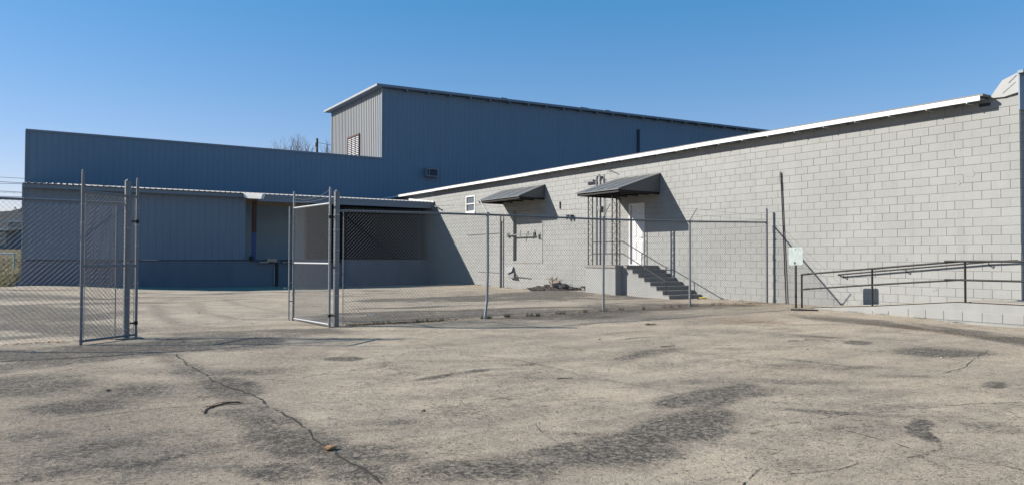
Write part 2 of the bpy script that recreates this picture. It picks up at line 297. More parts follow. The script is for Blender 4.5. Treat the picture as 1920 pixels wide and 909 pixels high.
# worn marks on the lot (world metres: centre, two half axes, strength, type)
STAINS=[
(4.21, 4.36, 0.8, 0.04, 0.39, 0.403, 0.9, 0),
(5.84, 5.34, 0.51, -0.04, 0.411, 0.376, 0.75, 0),
(3.51, 4.12, 0.49, -0.13, 0.193, 0.227, 0.8, 0),
(2.43, 4.19, 0.36, -0.29, 0.12, 0.206, 0.8, 0),
(3.06, 4.1, 0.22, -0.13, 0.144, 0.193, 0.5, 0),
(4.68, 4.64, 0.32, -0.2, 0.311, 0.309, 0.5, 0),
(11.3, 5.93, 0.49, -0.45, 0.595, 0.311, 0.6, 0),
(8.89, 5.61, 0.51, -0.12, 0.286, 0.18, 0.55, 0),
(8.79, 4.93, 0.48, -0.45, 0.154, 0.086, 0.35, 0),
(6.34, 3.42, 0.03, -0.02, 0.245, 0.132, 1, 0),
(5.91, 3.14, 0.01, -0.05, 0.106, 0.056, 1, 0),
(6.02, 3.28, 0.03, -0.02, 0.167, 0.091, 0.8, 0),
(9.03, 4.05, 0.13, -0.08, 0.229, 0.103, 0.85, 0),
(11.28, 7.11, 0.15, -0.16, 0.189, 0.119, 0.9, 0),
(5.94, 3.61, 0.23, -0.15, 0.478, 0.289, 0.3, 0),
(4.42, 3.22, 0.31, -0.2, 0.29, 0.211, 0.35, 0),
(14.7, 9.9, 0.08, -0.72, 0.589, 0.396, 0.8, 0),
(14.8, 8.74, -0.02, -1.05, 0.573, 0.338, 0.9, 0),
(14.85, 7.39, -0.43, -1.1, 0.728, 0.361, 0.9, 0),
(14.13, 6.06, -0.02, -0.51, 0.612, 0.262, 0.9, 0),
(11.3, 8.45, 0.22, -0.51, 0.278, 0.208, 0.5, 0),
(11.44, 7.91, 0.28, -0.43, 0.204, 0.141, 0.35, 0),
(-0.1, 12.53, 0.89, -0.31, -0.01, 1.046, 0.95, 0),
(1.2, 12.56, 1.3, -0.09, 0.091, 0.967, 0.9, 0),
(2.31, 12.37, 0.84, -0.59, 0.113, 0.609, 0.5, 0),
(0.03, 9.61, 0.69, -0.44, 0.001, 0.909, 0.55, 0),
(1.07, 8.57, 0.62, -0.38, 0.076, 0.62, 0.5, 0),
(1.71, 8.56, 0.21, -0.33, 0.113, 0.569, 0.8, 0),
(1.63, 5.62, 0.26, -0.35, 0.13, 0.451, 0.8, 0),
(1.56, 6.5, 0.23, -0.14, 0.075, 0.314, 0.4, 0),
(1.78, 4.98, 0.14, -0.25, 0.083, 0.234, 0.6, 0),
(1.81, 4.48, 0.13, -0.21, 0.087, 0.215, 0.6, 0),
(0.09, 6.2, 0.8, -0.49, 0.01, 0.843, 0.3, 0),
(1.02, 5.81, 0.66, -0.4, 0.041, 0.24, 0.35, 0),
(4.04, 7.85, 0.47, 0.09, 0.062, 0.12, 0.6, 0),
(4.61, 7.95, 0.42, 0.06, 0.083, 0.143, 0.6, 0),
(5.48, 8.17, 0.39, -0.06, 0.103, 0.154, 0.35, 0),
(3.54, 9.75, 0.16, -0.09, 0.044, 0.123, 0.8, 0),
(2.54, 5.92, 0.35, -0.11, 0.066, 0.154, 0.35, 0),
(2.68, 6.64, 0.33, -0.11, 0.096, 0.238, 0.2, 0),
(11.34, 12.58, 1.45, -0.89, 0.57, 0.632, 0.6, 3),
(11.67, 11.11, 0.75, -0.5, 0.358, 0.341, 0.4, 3),
(9.04, 7.83, 0.21, -0.14, 0.14, 0.121, 0.3, 0),
(7.33, 8.14, 0.33, -0.2, 0.108, 0.12, 0.3, 0),
(2.88, 13.99, 1.2, -0.88, 0.135, 0.658, 0.5, 0),
(4.37, 13.43, 0.75, -0.49, 0.183, 0.563, 0.5, 0),
(7.05, 15.86, 1.63, -0.86, 0.487, 1.098, 0.9, 0),
(10.3, 14.67, 2.27, -1.06, 0.794, 1.131, 0.95, 0),
(14.53, 21.02, 1.35, -1.7, 1.528, 2.21, 0.9, 0),
(14.7, 14.99, 1.49, -0.98, 0.811, 0.827, 0.6, 0),
(16.64, 18.45, 1.11, -0.33, 0.72, 0.799, 0.6, 0),
(11.46, 20.8, 1.69, -0.82, 0.488, 0.885, 0.8, 0),
(8.36, 18.46, 1.33, -0.19, 0.165, 0.365, 0.7, 0),
(18.77, 25.53, 0.76, -0.88, 1.846, 2.511, 0.6, 0),
(-0.19, 22.32, 1.03, -0.57, -0.023, 2.515, 0.9, 0),
(-0.06, 18.65, 0.86, -0.48, -0.006, 1.367, 0.7, 0),
(-0.55, 29.61, 1.5, -0.63, -0.041, 2.119, 0.6, 0),
(1.35, 24.59, 2.41, -0.52, 0.03, 0.553, 0.6, 0),
(1.99, 16.01, 0.71, -0.46, 0.07, 0.565, 0.4, 0),
(1.72, 20.66, 0.67, -0.38, 0.074, 0.901, 0.4, 0),
(5.84, 31.46, 4.82, -1.66, 0.67, 3.617, 1, 2),
(12.04, 29.91, 2.29, -1.59, 1.012, 2.515, 0.8, 2),
(10.29, 18.36, 1.84, -1.05, 0.314, 0.561, 1, 2),
(13.7, 17.31, 1.89, -0.67, 0.421, 0.531, 0.7, 2),
(3.7, 18.58, 1.83, -1.14, 0.519, 2.621, 0.5, 2),
(-0.29, 15.96, 0.49, -0.3, -0.012, 0.623, 0.8, 2),
(-0.0, 14.35, 0.59, -0.13, -0.0, 0.195, 0.9, 2),
(3.37, 4.38, -0.03, -0.42, 0.033, 0.043, 0.8, 2),
(2.98, 20.94, 0.47, -0.27, 0.196, 1.386, 0.5, 2),
(16.94, 10.82, 0.73, -0.81, 0.27, 0.172, 0.5, 2),
(3.83, 9.89, 0.26, -0.15, 0.098, 0.254, 0.3, 2),
(14.45, 8.1, -0.03, -0.98, 0.45, 0.252, 0.9, 1),
(14.25, 6.63, -0.15, -0.78, 0.392, 0.182, 0.9, 1),
(12.63, 10.5, 0.49, -0.58, 0.483, 0.402, 0.7, 1),
(11.54, 7.77, 0.61, -0.1, 0.273, 0.184, 0.6, 1),
(8.16, 6.11, 0.57, -0.22, 0.186, 0.139, 0.3, 1),
(12.74, 5.47, 0.3, -0.17, 0.661, 0.283, 0.3, 1),
(24.52, 10.8, 0.77, -0.4, 0.894, 0.393, 0.6, 1),
(0.32, 8.04, 0.68, -0.25, 0.017, 0.46, 0.55, 0),
(0.54, 5.61, 0.51, -0.43, 0.019, 0.199, 0.5, 0),
(-0.04, 6.93, 0.32, -0.19, -0.003, 0.287, 0.45, 0),
(1.44, 6.95, 0.26, -0.05, 0.038, 0.187, 0.5, 0),
(1.34, 4.97, 0.2, -0.18, 0.053, 0.198, 0.6, 0),
(2.17, 4.77, 0.19, -0.12, 0.057, 0.126, 0.4, 0),
(3.42, 3.85, 0.25, -0.15, 0.125, 0.14, 0.45, 0),
(6.44, 5.22, 0.44, -0.06, 0.257, 0.208, 0.45, 0),
(6.98, 4.02, 0.49, -0.19, 0.177, 0.102, 0.35, 0),
(6.74, 3.1, 0.23, -0.15, 0.214, 0.098, 0.3, 0),
(4.0, 5.87, 0.31, -0.18, 0.087, 0.128, 0.25, 0),
(0.42, 7.44, 1.02, -0.88, 0.134, 2.462, 0.6, 3),
(2.3, 9.07, 0.66, -0.87, 0.427, 1.693, 0.35, 3),
(-0.04, 6.12, 0.62, -0.38, -0.009, 0.977, 0.4, 3),
(1.66, 5.08, 0.34, -0.37, 0.22, 0.678, 0.45, 3),
(3.86, 26.05, 0.59, -0.33, 0.098, 0.666, 0.5, 3),
(2.75, 22.2, 0.66, -1.11, 0.084, 0.679, 0.4, 3),
(0.71, 10.59, 0.85, -0.56, 0.041, 0.626, 0.45, 3),
(11.14, 26.59, 1.07, -0.58, 0.259, 0.618, 0.5, 3),
(8.0, 9.39, 0.53, -0.33, 0.223, 0.261, 0.25, 3),
(5.44, 7.07, 0.44, -0.26, 0.193, 0.252, 0.2, 3),
]
CRACKS=[
([(1.66,11.64),(1.61,10.27),(1.66,9.37),(1.69,8.46),(1.83,7.86),(1.81,7.45),(1.81,6.74),(1.82,6.12),(1.80,5.51),(1.81,5.07),(1.85,4.66),(1.82,4.33)],0.032),
([(-0.05,7.32),(0.30,7.49),(0.51,7.49),(0.85,7.49),(1.29,7.37),(1.66,7.32),(1.76,7.32)],0.014),
([(1.22,7.03),(1.30,7.22),(1.38,7.37),(1.52,7.37),(1.63,7.37)],0.02),
([(1.86,8.40),(2.08,8.67),(2.55,8.60),(2.94,8.83),(3.59,8.90),(4.13,9.12)],0.013),
([(1.89,7.04),(2.31,7.09)],0.01),
([(3.21,9.02),(3.90,8.93)],0.007),
([(5.15,9.50),(5.55,8.68),(5.58,7.71),(5.58,6.85),(5.67,6.20),(5.65,5.53)],0.012),
([(3.19,6.20),(4.12,6.44),(5.05,6.57)],0.008),
([(5.18,4.09),(5.92,3.99),(6.46,3.92),(7.27,3.77),(8.22,3.44)],0.012),
([(3.71,3.11),(3.97,3.25),(4.15,3.33),(4.18,3.13),(4.49,3.03),(4.65,3.02),(4.84,3.02)],0.012),
([(5.17,2.94),(5.38,2.95),(5.50,2.78),(5.57,2.53),(5.58,2.34)],0.01),
([(5.64,3.80),(5.60,3.49),(5.47,3.07)],0.012),
([(-0.96,25.08),(0.96,24.81),(2.38,25.20),(6.10,25.53),(9.25,26.05),(12.41,27.43),(17.11,26.77),(20.47,25.85)],0.06),
([(6.56,10.27),(6.90,8.97),(7.14,8.38),(8.77,8.02),(9.79,7.14)],0.012),
([(4.40,12.36),(5.07,11.19),(5.22,10.14)],0.012),
([(0.40,14.16),(-0.53,14.19)],0.03),
([(4.38,15.20),(5.10,14.34),(6.14,13.55),(8.12,14.01),(11.52,13.92),(14.41,13.90),(17.68,13.94)],0.03),
([(2.06,16.60),(2.88,16.59),(3.54,15.25)],0.02),
([(14.58,11.50),(14.97,10.63),(15.40,9.84)],0.02),
([(3.65,5.27),(3.42,4.79),(3.29,3.96)],0.008),
([(8.23,9.25),(9.23,9.29),(9.78,9.31)],0.015),
([(6.69,6.55),(8.50,6.89),(8.61,5.80)],0.008),
([(2.55,4.54),(2.09,5.16)],0.006),
([(9.33,4.83),(10.02,4.92),(12.36,5.68)],0.014),
]
STROKES=[
([(1.58,11.55),(1.64,8.22),(1.75,6.52),(1.76,4.94),(1.76,4.19)],0.22,0.38,0),
([(1.45,11.64),(1.52,8.12),(1.59,6.26),(1.58,4.83)],0.22,0.35,3),
([(2.71,22.98),(2.40,19.37),(2.41,16.90),(2.89,15.51),(3.63,15.18)],0.16,0.6,3),
([(3.86,24.04),(3.41,19.68),(3.69,17.39),(4.58,16.30)],0.16,0.5,3),
([(5.05,25.38),(4.77,21.80),(5.21,18.56)],0.14,0.4,3),
([(6.90,25.89),(4.96,23.41),(2.73,19.18),(1.44,15.20)],0.18,0.5,2),
([(1.67,11.01),(1.73,9.28),(1.80,8.20),(1.81,7.14),(1.85,6.24),(1.86,5.56),(1.86,4.99),(1.84,4.44)],0.035,0.7,2),
([(1.68,13.53),(2.47,14.21),(3.43,14.32),(4.49,13.82)],0.35,0.55,0),
([(2.63,8.87),(3.46,10.64),(4.18,11.76),(4.93,12.22)],0.14,0.35,3),
([(2.01,8.38),(2.65,9.89),(3.38,11.44),(4.24,12.46)],0.14,0.35,3),
([(3.42,4.79),(3.29,3.96)],0.06,0.9,2),
([(3.83,10.77),(4.78,10.55),(6.11,10.54),(8.08,10.21),(10.28,9.79)],0.25,0.3,3),
([(5.15,9.50),(5.55,8.68),(5.58,7.71),(5.58,6.85),(5.67,6.20),(5.65,5.53)],0.08,0.25,0),
([(5.48,5.36),(6.30,5.69),(7.47,6.05),(8.66,6.31),(10.50,6.37)],0.16,0.22,0),
([(4.95,4.23),(5.78,4.22),(6.57,3.99),(7.38,3.83)],0.1,0.22,0),
([(15.06,10.14),(14.68,8.22),(14.38,7.06),(13.96,5.83)],0.22,0.8,0),
([(14.24,9.10),(14.22,7.76),(13.97,6.50),(13.80,5.76)],0.13,0.9,1),
([(-0.42,11.33),(0.47,11.82),(1.79,12.57),(2.94,12.62)],0.45,1.1,0),
([(-0.48,12.71),(0.37,13.02),(1.33,13.21)],0.35,1.1,0),
([(5.66,15.93),(6.80,15.01),(8.86,15.28),(11.18,14.55),(13.69,14.16)],0.55,1.35,0),
([(6.17,17.36),(8.20,16.83),(10.52,16.46),(12.73,15.62)],0.35,1.0,0),
([(9.22,21.99),(11.95,22.06),(14.41,21.17),(16.07,20.59)],0.6,1.2,0),
([(-0.84,21.89),(-0.18,21.17),(0.55,19.47)],1.0,1.2,0),
([(-0.68,17.98),(0.13,17.52),(1.05,15.78)],0.7,1.1,0),
([(-1.15,29.86),(0.05,29.36),(1.50,27.35)],0.8,1.0,0),
([(8.04,19.96),(10.04,18.54),(12.52,18.10)],0.35,0.9,2),
([(10.19,20.16),(12.23,19.45),(14.66,18.78),(15.29,17.96)],0.25,0.8,0),
([(12.35,15.15),(14.33,15.23),(16.60,13.81)],0.35,0.7,0),
([(6.51,3.49),(6.25,3.41),(5.98,3.26),(5.89,3.12)],0.07,1,0),
([(2.09,4.27),(2.45,4.22),(2.92,4.28),(3.62,4.37),(4.56,4.59),(5.96,5.16)],0.24,0.48,0),
([(2.78,4.09),(3.41,4.18),(4.25,4.40),(5.17,4.73)],0.22,0.8,0),
([(5.15,5.18),(5.93,5.43),(6.69,5.57)],0.2,0.7,0),
([(-0.14,5.55),(0.26,5.63),(0.76,5.48),(1.18,5.19)],0.12,0.4,0),
([(0.42,5.20),(0.83,5.75),(1.32,5.66),(1.70,5.22)],0.1,0.35,0),
]

# ================================================================ THE SETTING
def smooth01(t): t = np.clip(t, 0, 1); return t*t*(3-2*t)
xs = np.concatenate([np.arange(-14, -3, .5), np.arange(-3, 19, .08), np.arange(19, 30.1, .5)])
ys = np.concatenate([np.arange(-8, 3, .5), np.arange(3, 18, .08), np.arange(18, 38.3, .2)])
GX, GY = np.meshgrid(xs, ys)
def lot_z(X, Y):
    z = gz(X, Y)
    # frost heave and settlement: long soft waves a centimetre high
    return z + .006*np.sin(X*1.9+Y*.7)+.005*np.sin(Y*2.3-X*.8)+.004*np.sin(X*3.7+1.3*Y)
GZ = lot_z(GX, GY)
att = {0: np.zeros(GX.shape), 1: np.zeros(GX.shape), 2: np.zeros(GX.shape), 3: np.zeros(GX.shape)}
rs = np.random.RandomState(3)
def wob(X, Y, k, s):
    r = np.random.RandomState(k); o = 0
    for i in range(6):
        a, b, p = r.uniform(-1, 1)*s*(1.6**i), r.uniform(-1, 1)*s*(1.6**i), r.uniform(0, 6.28)
        o = o+np.sin(X*a+Y*b+p)/(1.35**i)
    return o
for k, (cx, cy, ax, ay, bx, by, s, ty) in enumerate(STAINS):
    det = ax*by-ay*bx
    if abs(det) < 1e-6: continue
    dx = GX-cx; dy = GY-cy
    u = (dx*by-dy*bx)/det; v = (ax*dy-ay*dx)/det
    r2 = u*u+v*v
    r = np.sqrt(r2)*(1+.13*wob(GX, GY, k, 1.5))
    val = s*np.exp(-np.clip(r, 0, 9)**2.6*.9)
    att[ty] = np.maximum(att[ty], val)
# faded old drips, scuffs and tyre smears, all of them longer than wide and running with the traffic
r_ = np.random.RandomState(17)
for k in range(300):
    y_ = 3.6+r_.rand()**1.35*31; x_ = r_.uniform(-3, min(17.6, 3+y_*1.25)); L_ = r_.uniform(.12, .9)*(1+y_*.05); w_ = L_*r_.uniform(.10, .32)
    a_ = r_.normal(-.55 if y_ < 12 else -.1, .35); ty = int(r_.choice([0, 0, 3, 3, 2, 2, 2])); s = r_.uniform(.2, .52)
    if ty == 0 and y_ > 14: s *= 1.3
    m_ = (np.abs(GX-x_) < 2.6*L_) & (np.abs(GY-y_) < 2.6*L_)
    if not m_.any(): continue
    dx = GX[m_]-x_; dy = GY[m_]-y_; u = (dx*math.cos(a_)+dy*math.sin(a_))/L_; v = (-dx*math.sin(a_)+dy*math.cos(a_))/w_+.5*np.sin(u*2+k)
    att[ty][m_] = np.maximum(att[ty][m_], s*np.exp(-(u*u+v*v)**1.1))
for k, (pl, w, s, ty) in enumerate(STROKES):
    D = np.full(GX.shape, 9e9)
    for (ax_, ay_), (bx_, by_) in zip(pl[:-1], pl[1:]):
        vx_, vy_ = bx_-ax_, by_-ay_; L2 = vx_*vx_+vy_*vy_+1e-9
        t = np.clip(((GX-ax_)*vx_+(GY-ay_)*vy_)/L2, 0, 1)
        D = np.minimum(D, np.hypot(GX-ax_-t*vx_, GY-ay_-t*vy_))
    D = D/w*(1+.18*wob(GX, GY, 400+k, 1.1))
    att[ty] = np.maximum(att[ty], s*np.exp(-np.clip(D, 0, 9)**2.4))
V = np.stack([GX.ravel(), GY.ravel(), GZ.ravel()], 1)
nx, ny = len(xs), len(ys)
ii = (np.arange(ny-1)[:, None]*nx+np.arange(nx-1)[None, :]).ravel()
F = np.stack([ii, ii+1, ii+1+nx, ii+nx], 1)
def grid_mesh(name, V, F, mat):
    me = bpy.data.meshes.new(name)
    me.vertices.add(len(V)); me.vertices.foreach_set('co', V.ravel())
    me.loops.add(F.size); me.loops.foreach_set('vertex_index', F.ravel().astype(np.int32))
    me.polygons.add(len(F)); me.polygons.foreach_set('loop_start', (np.arange(len(F))*4).astype(np.int32))
    me.update(calc_edges=True); me.validate(); me.materials.append(mat)
    me.polygons.foreach_set('use_smooth', [True]*len(F)); return me
me = grid_mesh('parking_lot', V, F, M_LOT)
for ty, nm_ in ((0, 'stain'), (1, 'rust'), (2, 'light'), (3, 'film')):
    A = me.attributes.new(nm_, 'FLOAT', 'POINT'); A.data.foreach_set('value', att[ty].ravel().astype(np.float32))
lot = bpy.data.objects.new('parking_lot', me); COL.objects.link(lot); lot['kind'] = 'structure'; WL['parking_lot'] = (0, 0, 0)

# cracks and joints: thin ragged strips of dark fill, children of the lot
def ribbon(pts, w, seed):
    r = random.Random(seed); m = MB(); P = []
    for (a, b) in zip(pts[:-1], pts[1:]):
        L = math.hypot(b[0]-a[0], b[1]-a[1]); k = max(2, int(L/.07)); k = min(k, 90)
        for i in range(k): P.append((a[0]+(b[0]-a[0])*i/k, a[1]+(b[1]-a[1])*i/k))
    P.append(pts[-1]); Q = []; ox = oy = 0
    for i, (x, y) in enumerate(P):
        ox = ox*.85+r.gauss(0, .012); oy = oy*.85+r.gauss(0, .012); Q.append((x+ox, y+oy))
    for i in range(len(Q)-1):
        (x0, y0), (x1, y1) = Q[i], Q[i+1]; d = math.hypot(x1-x0, y1-y0) or 1
        if r.random() < .16: continue
        nx_, ny_ = -(y1-y0)/d, (x1-x0)/d
        wa = w*r.uniform(.25, 1.0)*.5; wb = w*r.uniform(.25, 1.0)*.5
        q = []
        for (x, y, s_) in ((x0, y0, -wa), (x1, y1, -wb), (x1, y1, wb), (x0, y0, wa)):
            X_, Y_ = x+nx_*s_, y+ny_*s_; q.append((X_, Y_, float(lot_z(X_, Y_))+.004))
        m.add(q, [(0, 1, 2, 3)])
    return m
for k, (pl, w) in enumerate(CRACKS):
    ribbon(pl, w, k).build('crack', M_CRACK, lot, fix=False)

# grass field rising behind, out to the horizon
gx = np.concatenate([np.linspace(-700, -60, 20), np.arange(-58, -8, 2.0), np.arange(-8, 2, .25), np.arange(2, 60, 3.0), np.linspace(62, 700, 20)])
gy = np.concatenate([np.arange(35.4, 60, .35), np.arange(60, 150, 2.0), np.linspace(152, 1200, 20)])
X2, Y2 = np.meshgrid(gx, gy)
rise = np.interp(Y2, [35, 40, 60, 95, 130, 1300], [0, .12, .62, 1.5, 2.31, 2.4])
Z2 = -1.21+.02+rise+.02*np.sin(X2*1.3)*np.cos(Y2*1.1)+np.where(Y2 < 36.4, -.25*(36.4-Y2)+.06*np.sin(X2*2.1), 0)
Z2 = Z2-np.where(X2 > -.95, .6, 0)*np.clip(1-(Y2-37)/60, 0, 1)
V = np.stack([X2.ravel(), Y2.ravel(), Z2.ravel()], 1); nx = len(gx); ny = len(gy)
ii = (np.arange(ny-1)[:, None]*nx+np.arange(nx-1)[None, :]).ravel()
gf = bpy.data.objects.new('grass_field', grid_mesh('grass_field', V, np.stack([ii, ii+1, ii+1+nx, ii+nx], 1), M_GRASS)); COL.objects.link(gf); gf['kind'] = 'structure'
def field_z(x, y): return -1.19+float(np.interp(y, [35, 40, 60, 95, 130, 1300], [0, .12, .62, 1.5, 2.31, 2.4]))
o = MB().add([(-700, -700, -1.75), (700, -700, -1.75), (700, 1200, -1.75), (-700, 1200, -1.75)], [(0, 1, 2, 3)]).build('ground', M_GRASS, fix=False); o['kind'] = 'structure'
m = MB(); r = random.Random(5)
for i in range(5200):
    y = 35.9+r.random()**1.7*40; x = -1.0-r.random()*(2.0+(y-36)*.09)
    z = field_z(x, y)+(.0 if y > 36.4 else -.25*(36.4-y)); h_ = r.uniform(.05, .16); a = r.uniform(0, 6.28); w_ = r.uniform(.01, .025)
    dx, dy = math.cos(a)*w_, math.sin(a)*w_; lx, ly = r.gauss(0, .05), r.gauss(0, .05)
    m.add([(x-dx, y-dy, z-.02), (x+dx, y+dy, z-.02), (x+lx, y+ly, z+h_)], [(0, 1, 2)])
tag(m.build('grass_tufts', M_BLADE, fix=False), 'dry yellowish grass tufts covering the field left of the grey building', 'grass', kind='stuff')

# ================================================================ BLOCK WALL BUILDING
WX, Y0, Y1 = 18.2, 7.63, 43.25
BL, CH, JW = .397, .205, .007
bld = empty('block_warehouse', (18.2, Y0, -1.5), 'long low building of pale grey painted concrete block with white eave gutter', 'building')
OPEN = [(31.92, 32.86, 2.30, 3.12), (19.66, 20.49, -.237, 1.99), (26.08, 28.38, -.13, 2.12)]
def subtract(rects, o):
    out = []
    for (a, b, c, d) in rects:
        oa, ob, oc, od = o
        if ob <= a or oa >= b or od <= c or oc >= d: out.append((a, b, c, d)); continue
        if c < oc: out.append((a, b, c, oc))
        if od < d: out.append((a, b, od, d))
        lo, hi = max(c, oc), min(d, od)
        if a < oa: out.append((a, oa, lo, hi))
        if ob < b: out.append((ob, b, lo, hi))
    return out
def block_verts(x, y0, y1, z0, z1, bev=.0035, dp=.0055):      # face at x looking to -X
    j = JW/2; a, b, c, d = y0+j, y1-j, z0+j, z1-j
    bk = [(x+dp, b, c), (x+dp, a, c), (x+dp, a, d), (x+dp, b, d)]
    e = bev; rg = [(x+e*.6, b, c), (x+e*.6, a, c), (x+e*.6, a, d), (x+e*.6, b, d)]
    fr = [(x, b-e, c+e), (x, a+e, c+e), (x, a+e, d-e), (x, b-e, d-e)]
    fs = [(8, 9, 10, 11)]
    for k in range(4):
        l = (k+1) % 4; fs += [(k, l, l+4, k+4), (k+4, l+4, l+8, k+8)]
    return bk+rg+fr, fs
full = []
rows = range(-9, 17)
for k in rows:
    z0 = .14+k*CH; z1 = z0+CH
    off = 0 if k % 2 == 0 else BL/2
    y = Y0-(0 if off == 0 else BL-off)
    while y < Y1:
        a, b = max(y, Y0), min(y+BL, Y1); y += BL
        rr = [(a, b, z0, z1)]
        for o in OPEN: rr = subtract(rr, o)
        for q in rr:
            if q[1]-q[0] > .03 and q[3]-q[2] > .03: full.append(q)
def seen(q):
    zc = (q[2]+q[3])/2; yc = (q[0]+q[1])/2
    lim = -1.3 if yc > 11.8 else (-.9 if yc < 8.4 else -.9-(yc-8.4)*.115)
    return q[3] > lim and q[2] < 3.58
cand = sorted([q for q in full if seen(q)], key=lambda q: (q[0]+q[1])/2)[:296]
cs = set(cand)
rb = random.Random(11)
mb_ = MB(); vv, ff = block_verts(0, 0, BL, 0, CH); mb_.add(vv, ff); ME_BLOCK = mb_.mesh('block', M_BLOCK, (0, 0, 0), fix=False)
mb_ = MB(); vv, ff = block_verts(0, 0, BL/2, 0, CH); mb_.add(vv, ff); ME_HALF = mb_.mesh('half_block', M_BLOCK, (0, 0, 0), fix=False)
mb_ = MB(); vv, ff = block_verts(0, -JW, BL, 0, CH); mb_.add(vv, ff); ME_BFILL = mb_.mesh('filled_block', M_BLOCK, (0, 0, 0), fix=False)
rest = MB()
for q in full:
    x = WX+rb.uniform(-.0012, .0012)+(rb.uniform(-.003, 0) if rb.random() < .1 else 0)
    if q in cs:
        w_ = q[1]-q[0]; h_ = q[3]-q[2]
        if abs(w_-BL) < 1e-4 and abs(h_-CH) < 1e-4: inst('block', ME_BFILL if rb.random() < .13 else ME_BLOCK, (x, q[0], q[2]), bld)
        elif abs(w_-BL/2) < 1e-3 and abs(h_-CH) < 1e-4: inst('block', ME_HALF, (x, q[0], q[2]), bld)
        else: rest.add(*block_verts(x, *q))
    else: rest.add(*block_verts(x, q[0]-(JW if rb.random() < .2 and q[0] > 8 else 0), q[1], q[2], q[3]))
# infill of the old loading door, set back
for k in rows:
    z0 = .14+k*CH; z1 = z0+CH
    y = 26.08-(.2 if k % 2 else 0)
    while y < 28.38:
        a, b = max(y, 26.08), min(y+BL, 28.38); y += BL
        c, d = max(z0, -.13), min(z1, 2.12)
        if b-a > .05 and d-c > .03: rest.add(*block_verts(WX+.13, a, b, c, d, bev=.003, dp=.006))
rest.build('block_courses', M_BLOCK, bld, fix=False, stuff=True)
core = [(Y0, Y1, -1.8, 3.68)]
for o in OPEN: core = subtract(core, o)
m = MB()
for (a, b, c, d) in core: m.box(WX+.009, WX+.25, a, b, c, d)
m.box(WX+.135, WX+.2, 26.0, 28.45, -.2, 2.2)
m.box(WX+.25, 40, Y0, Y0+.2, -1.8, 3.68)
m.build('wall_core', M_MORTAR, bld)
# end wall courses facing the street
m = MB()
for k in rows:
    z0 = .14+k*CH; xo = WX+.012-(0 if k % 2 else BL/2)
    while xo < 40:
        a, b = max(xo, WX+.012), min(xo+BL, 40); xo += BL
        if b-a > .05: m.box(a+.005, b-.005, Y0-.009, Y0+.01, z0+.005, z0+CH-.005)
m.build('end_wall_courses', M_BLOCK, bld, stuff=True)
# smeared plaster repairs on the upper wall and low down
for k, (yy_, zz_, w_, h_) in enumerate(((8.75, 2.02, .34, .30), (9.05, 2.42, .16, .10), (8.95, 1.80, .14, .12), (10.2, .02, .12, .09), (9.55, -.72, .2, .1))):
    r_ = random.Random(60+k); m = MB(); P_ = []
    for i in range(13): t = 2*math.pi*i/13; q_ = r_.uniform(.55, 1.0); P_.append((WX-.0075, yy_+w_*.5*q_*math.cos(t)+.25*h_*math.sin(t), zz_+h_*.5*q_*math.sin(t)))
    m.prism(P_, (.008, 0, 0)); m.build('plaster_patch', M_BLOCK, bld)
# eave: soffit, white gutter, hangers, flat roof
EX = 17.86
m = MB(); m.box(EX+.02, WX+.4, Y0+.66, Y1, 3.625, 3.66); m.build('soffit', M_TRIM, bld)
m = MB()
yy = Y0+.66
k = 0
while yy < Y1-.1:       # fascia in 3 m lengths with a slight misalignment at every joint
    ye = min(yy+3.05, Y1); dz = (k % 3-1)*.004
    m.box(EX, EX+.03, yy, ye-.004, 3.600+dz, 3.706+dz); m.box(EX+.012, EX+.12, yy, ye-.004, 3.700+dz, 3.716+dz); yy = ye; k += 1
m.build('fascia', M_FASC, bld)
m = MB(); m.box(EX+.01, 40, Y0+.6, Y1, 3.69, 3.74); m.build('roof', M_ROOF, bld)
mb_ = MB(); mb_.tube((0, 0, 0), (0, 0, -.035), .011, 6).tube((0, 0, -.03), (.3, 0, -.03), .006, 4); ME_H = mb_.mesh('gutter_hanger', M_FASC, (0, 0, 0))
mb_ = MB(); mb_.box(0, .32, -.02, .02, -.045, 0); ME_BR = mb_.mesh('eave_bracket', M_TRIM, (0, 0, 0))
y = Y0+.95
while y < 42:
    inst('gutter_hanger', ME_H, (EX+.02, y, 3.60), bld)
    inst('eave_bracket', ME_BR, (EX+.03, y+.42, 3.624), bld); y += .92
# parapet flank at the street corner
m = MB(); m.prism([(WX-.05, 8.22, 3.66), (WX-.05, 7.95, 4.02), (WX-.05, 7.64, 4.13), (WX-.05, 7.60, 3.70), (WX-.05, 7.92, 3.64)], (6, 0, 0))
m.build('parapet_flank', M_TRIMLT, bld)
m = MB(); m.box(WX-.09, 40, 7.585, 7.615, 3.3, 4.15).box(WX-.12, 40, 7.50, 7.61, 4.10, 4.16); m.build('parapet_front', M_TRIM, bld)
m = MB(); m.tube((WX-.06, 7.66, 4.08), (WX-.06, 7.82, 3.93), .004, 5).tube((WX-.06, 7.68, 3.93), (WX-.06, 7.95, 3.72), .003, 5); m.build('parapet_seam', M_DARK, bld)
m = MB(); m.box(WX-.012, WX+.03, 8.22, 8.46, 3.50, 3.575)
for k in range(4): m.box(WX-.02, WX-.008, 8.23, 8.45, 3.507+.017*k, 3.512+.017*k)
m.build('soffit_vent', M_DARK, bld)
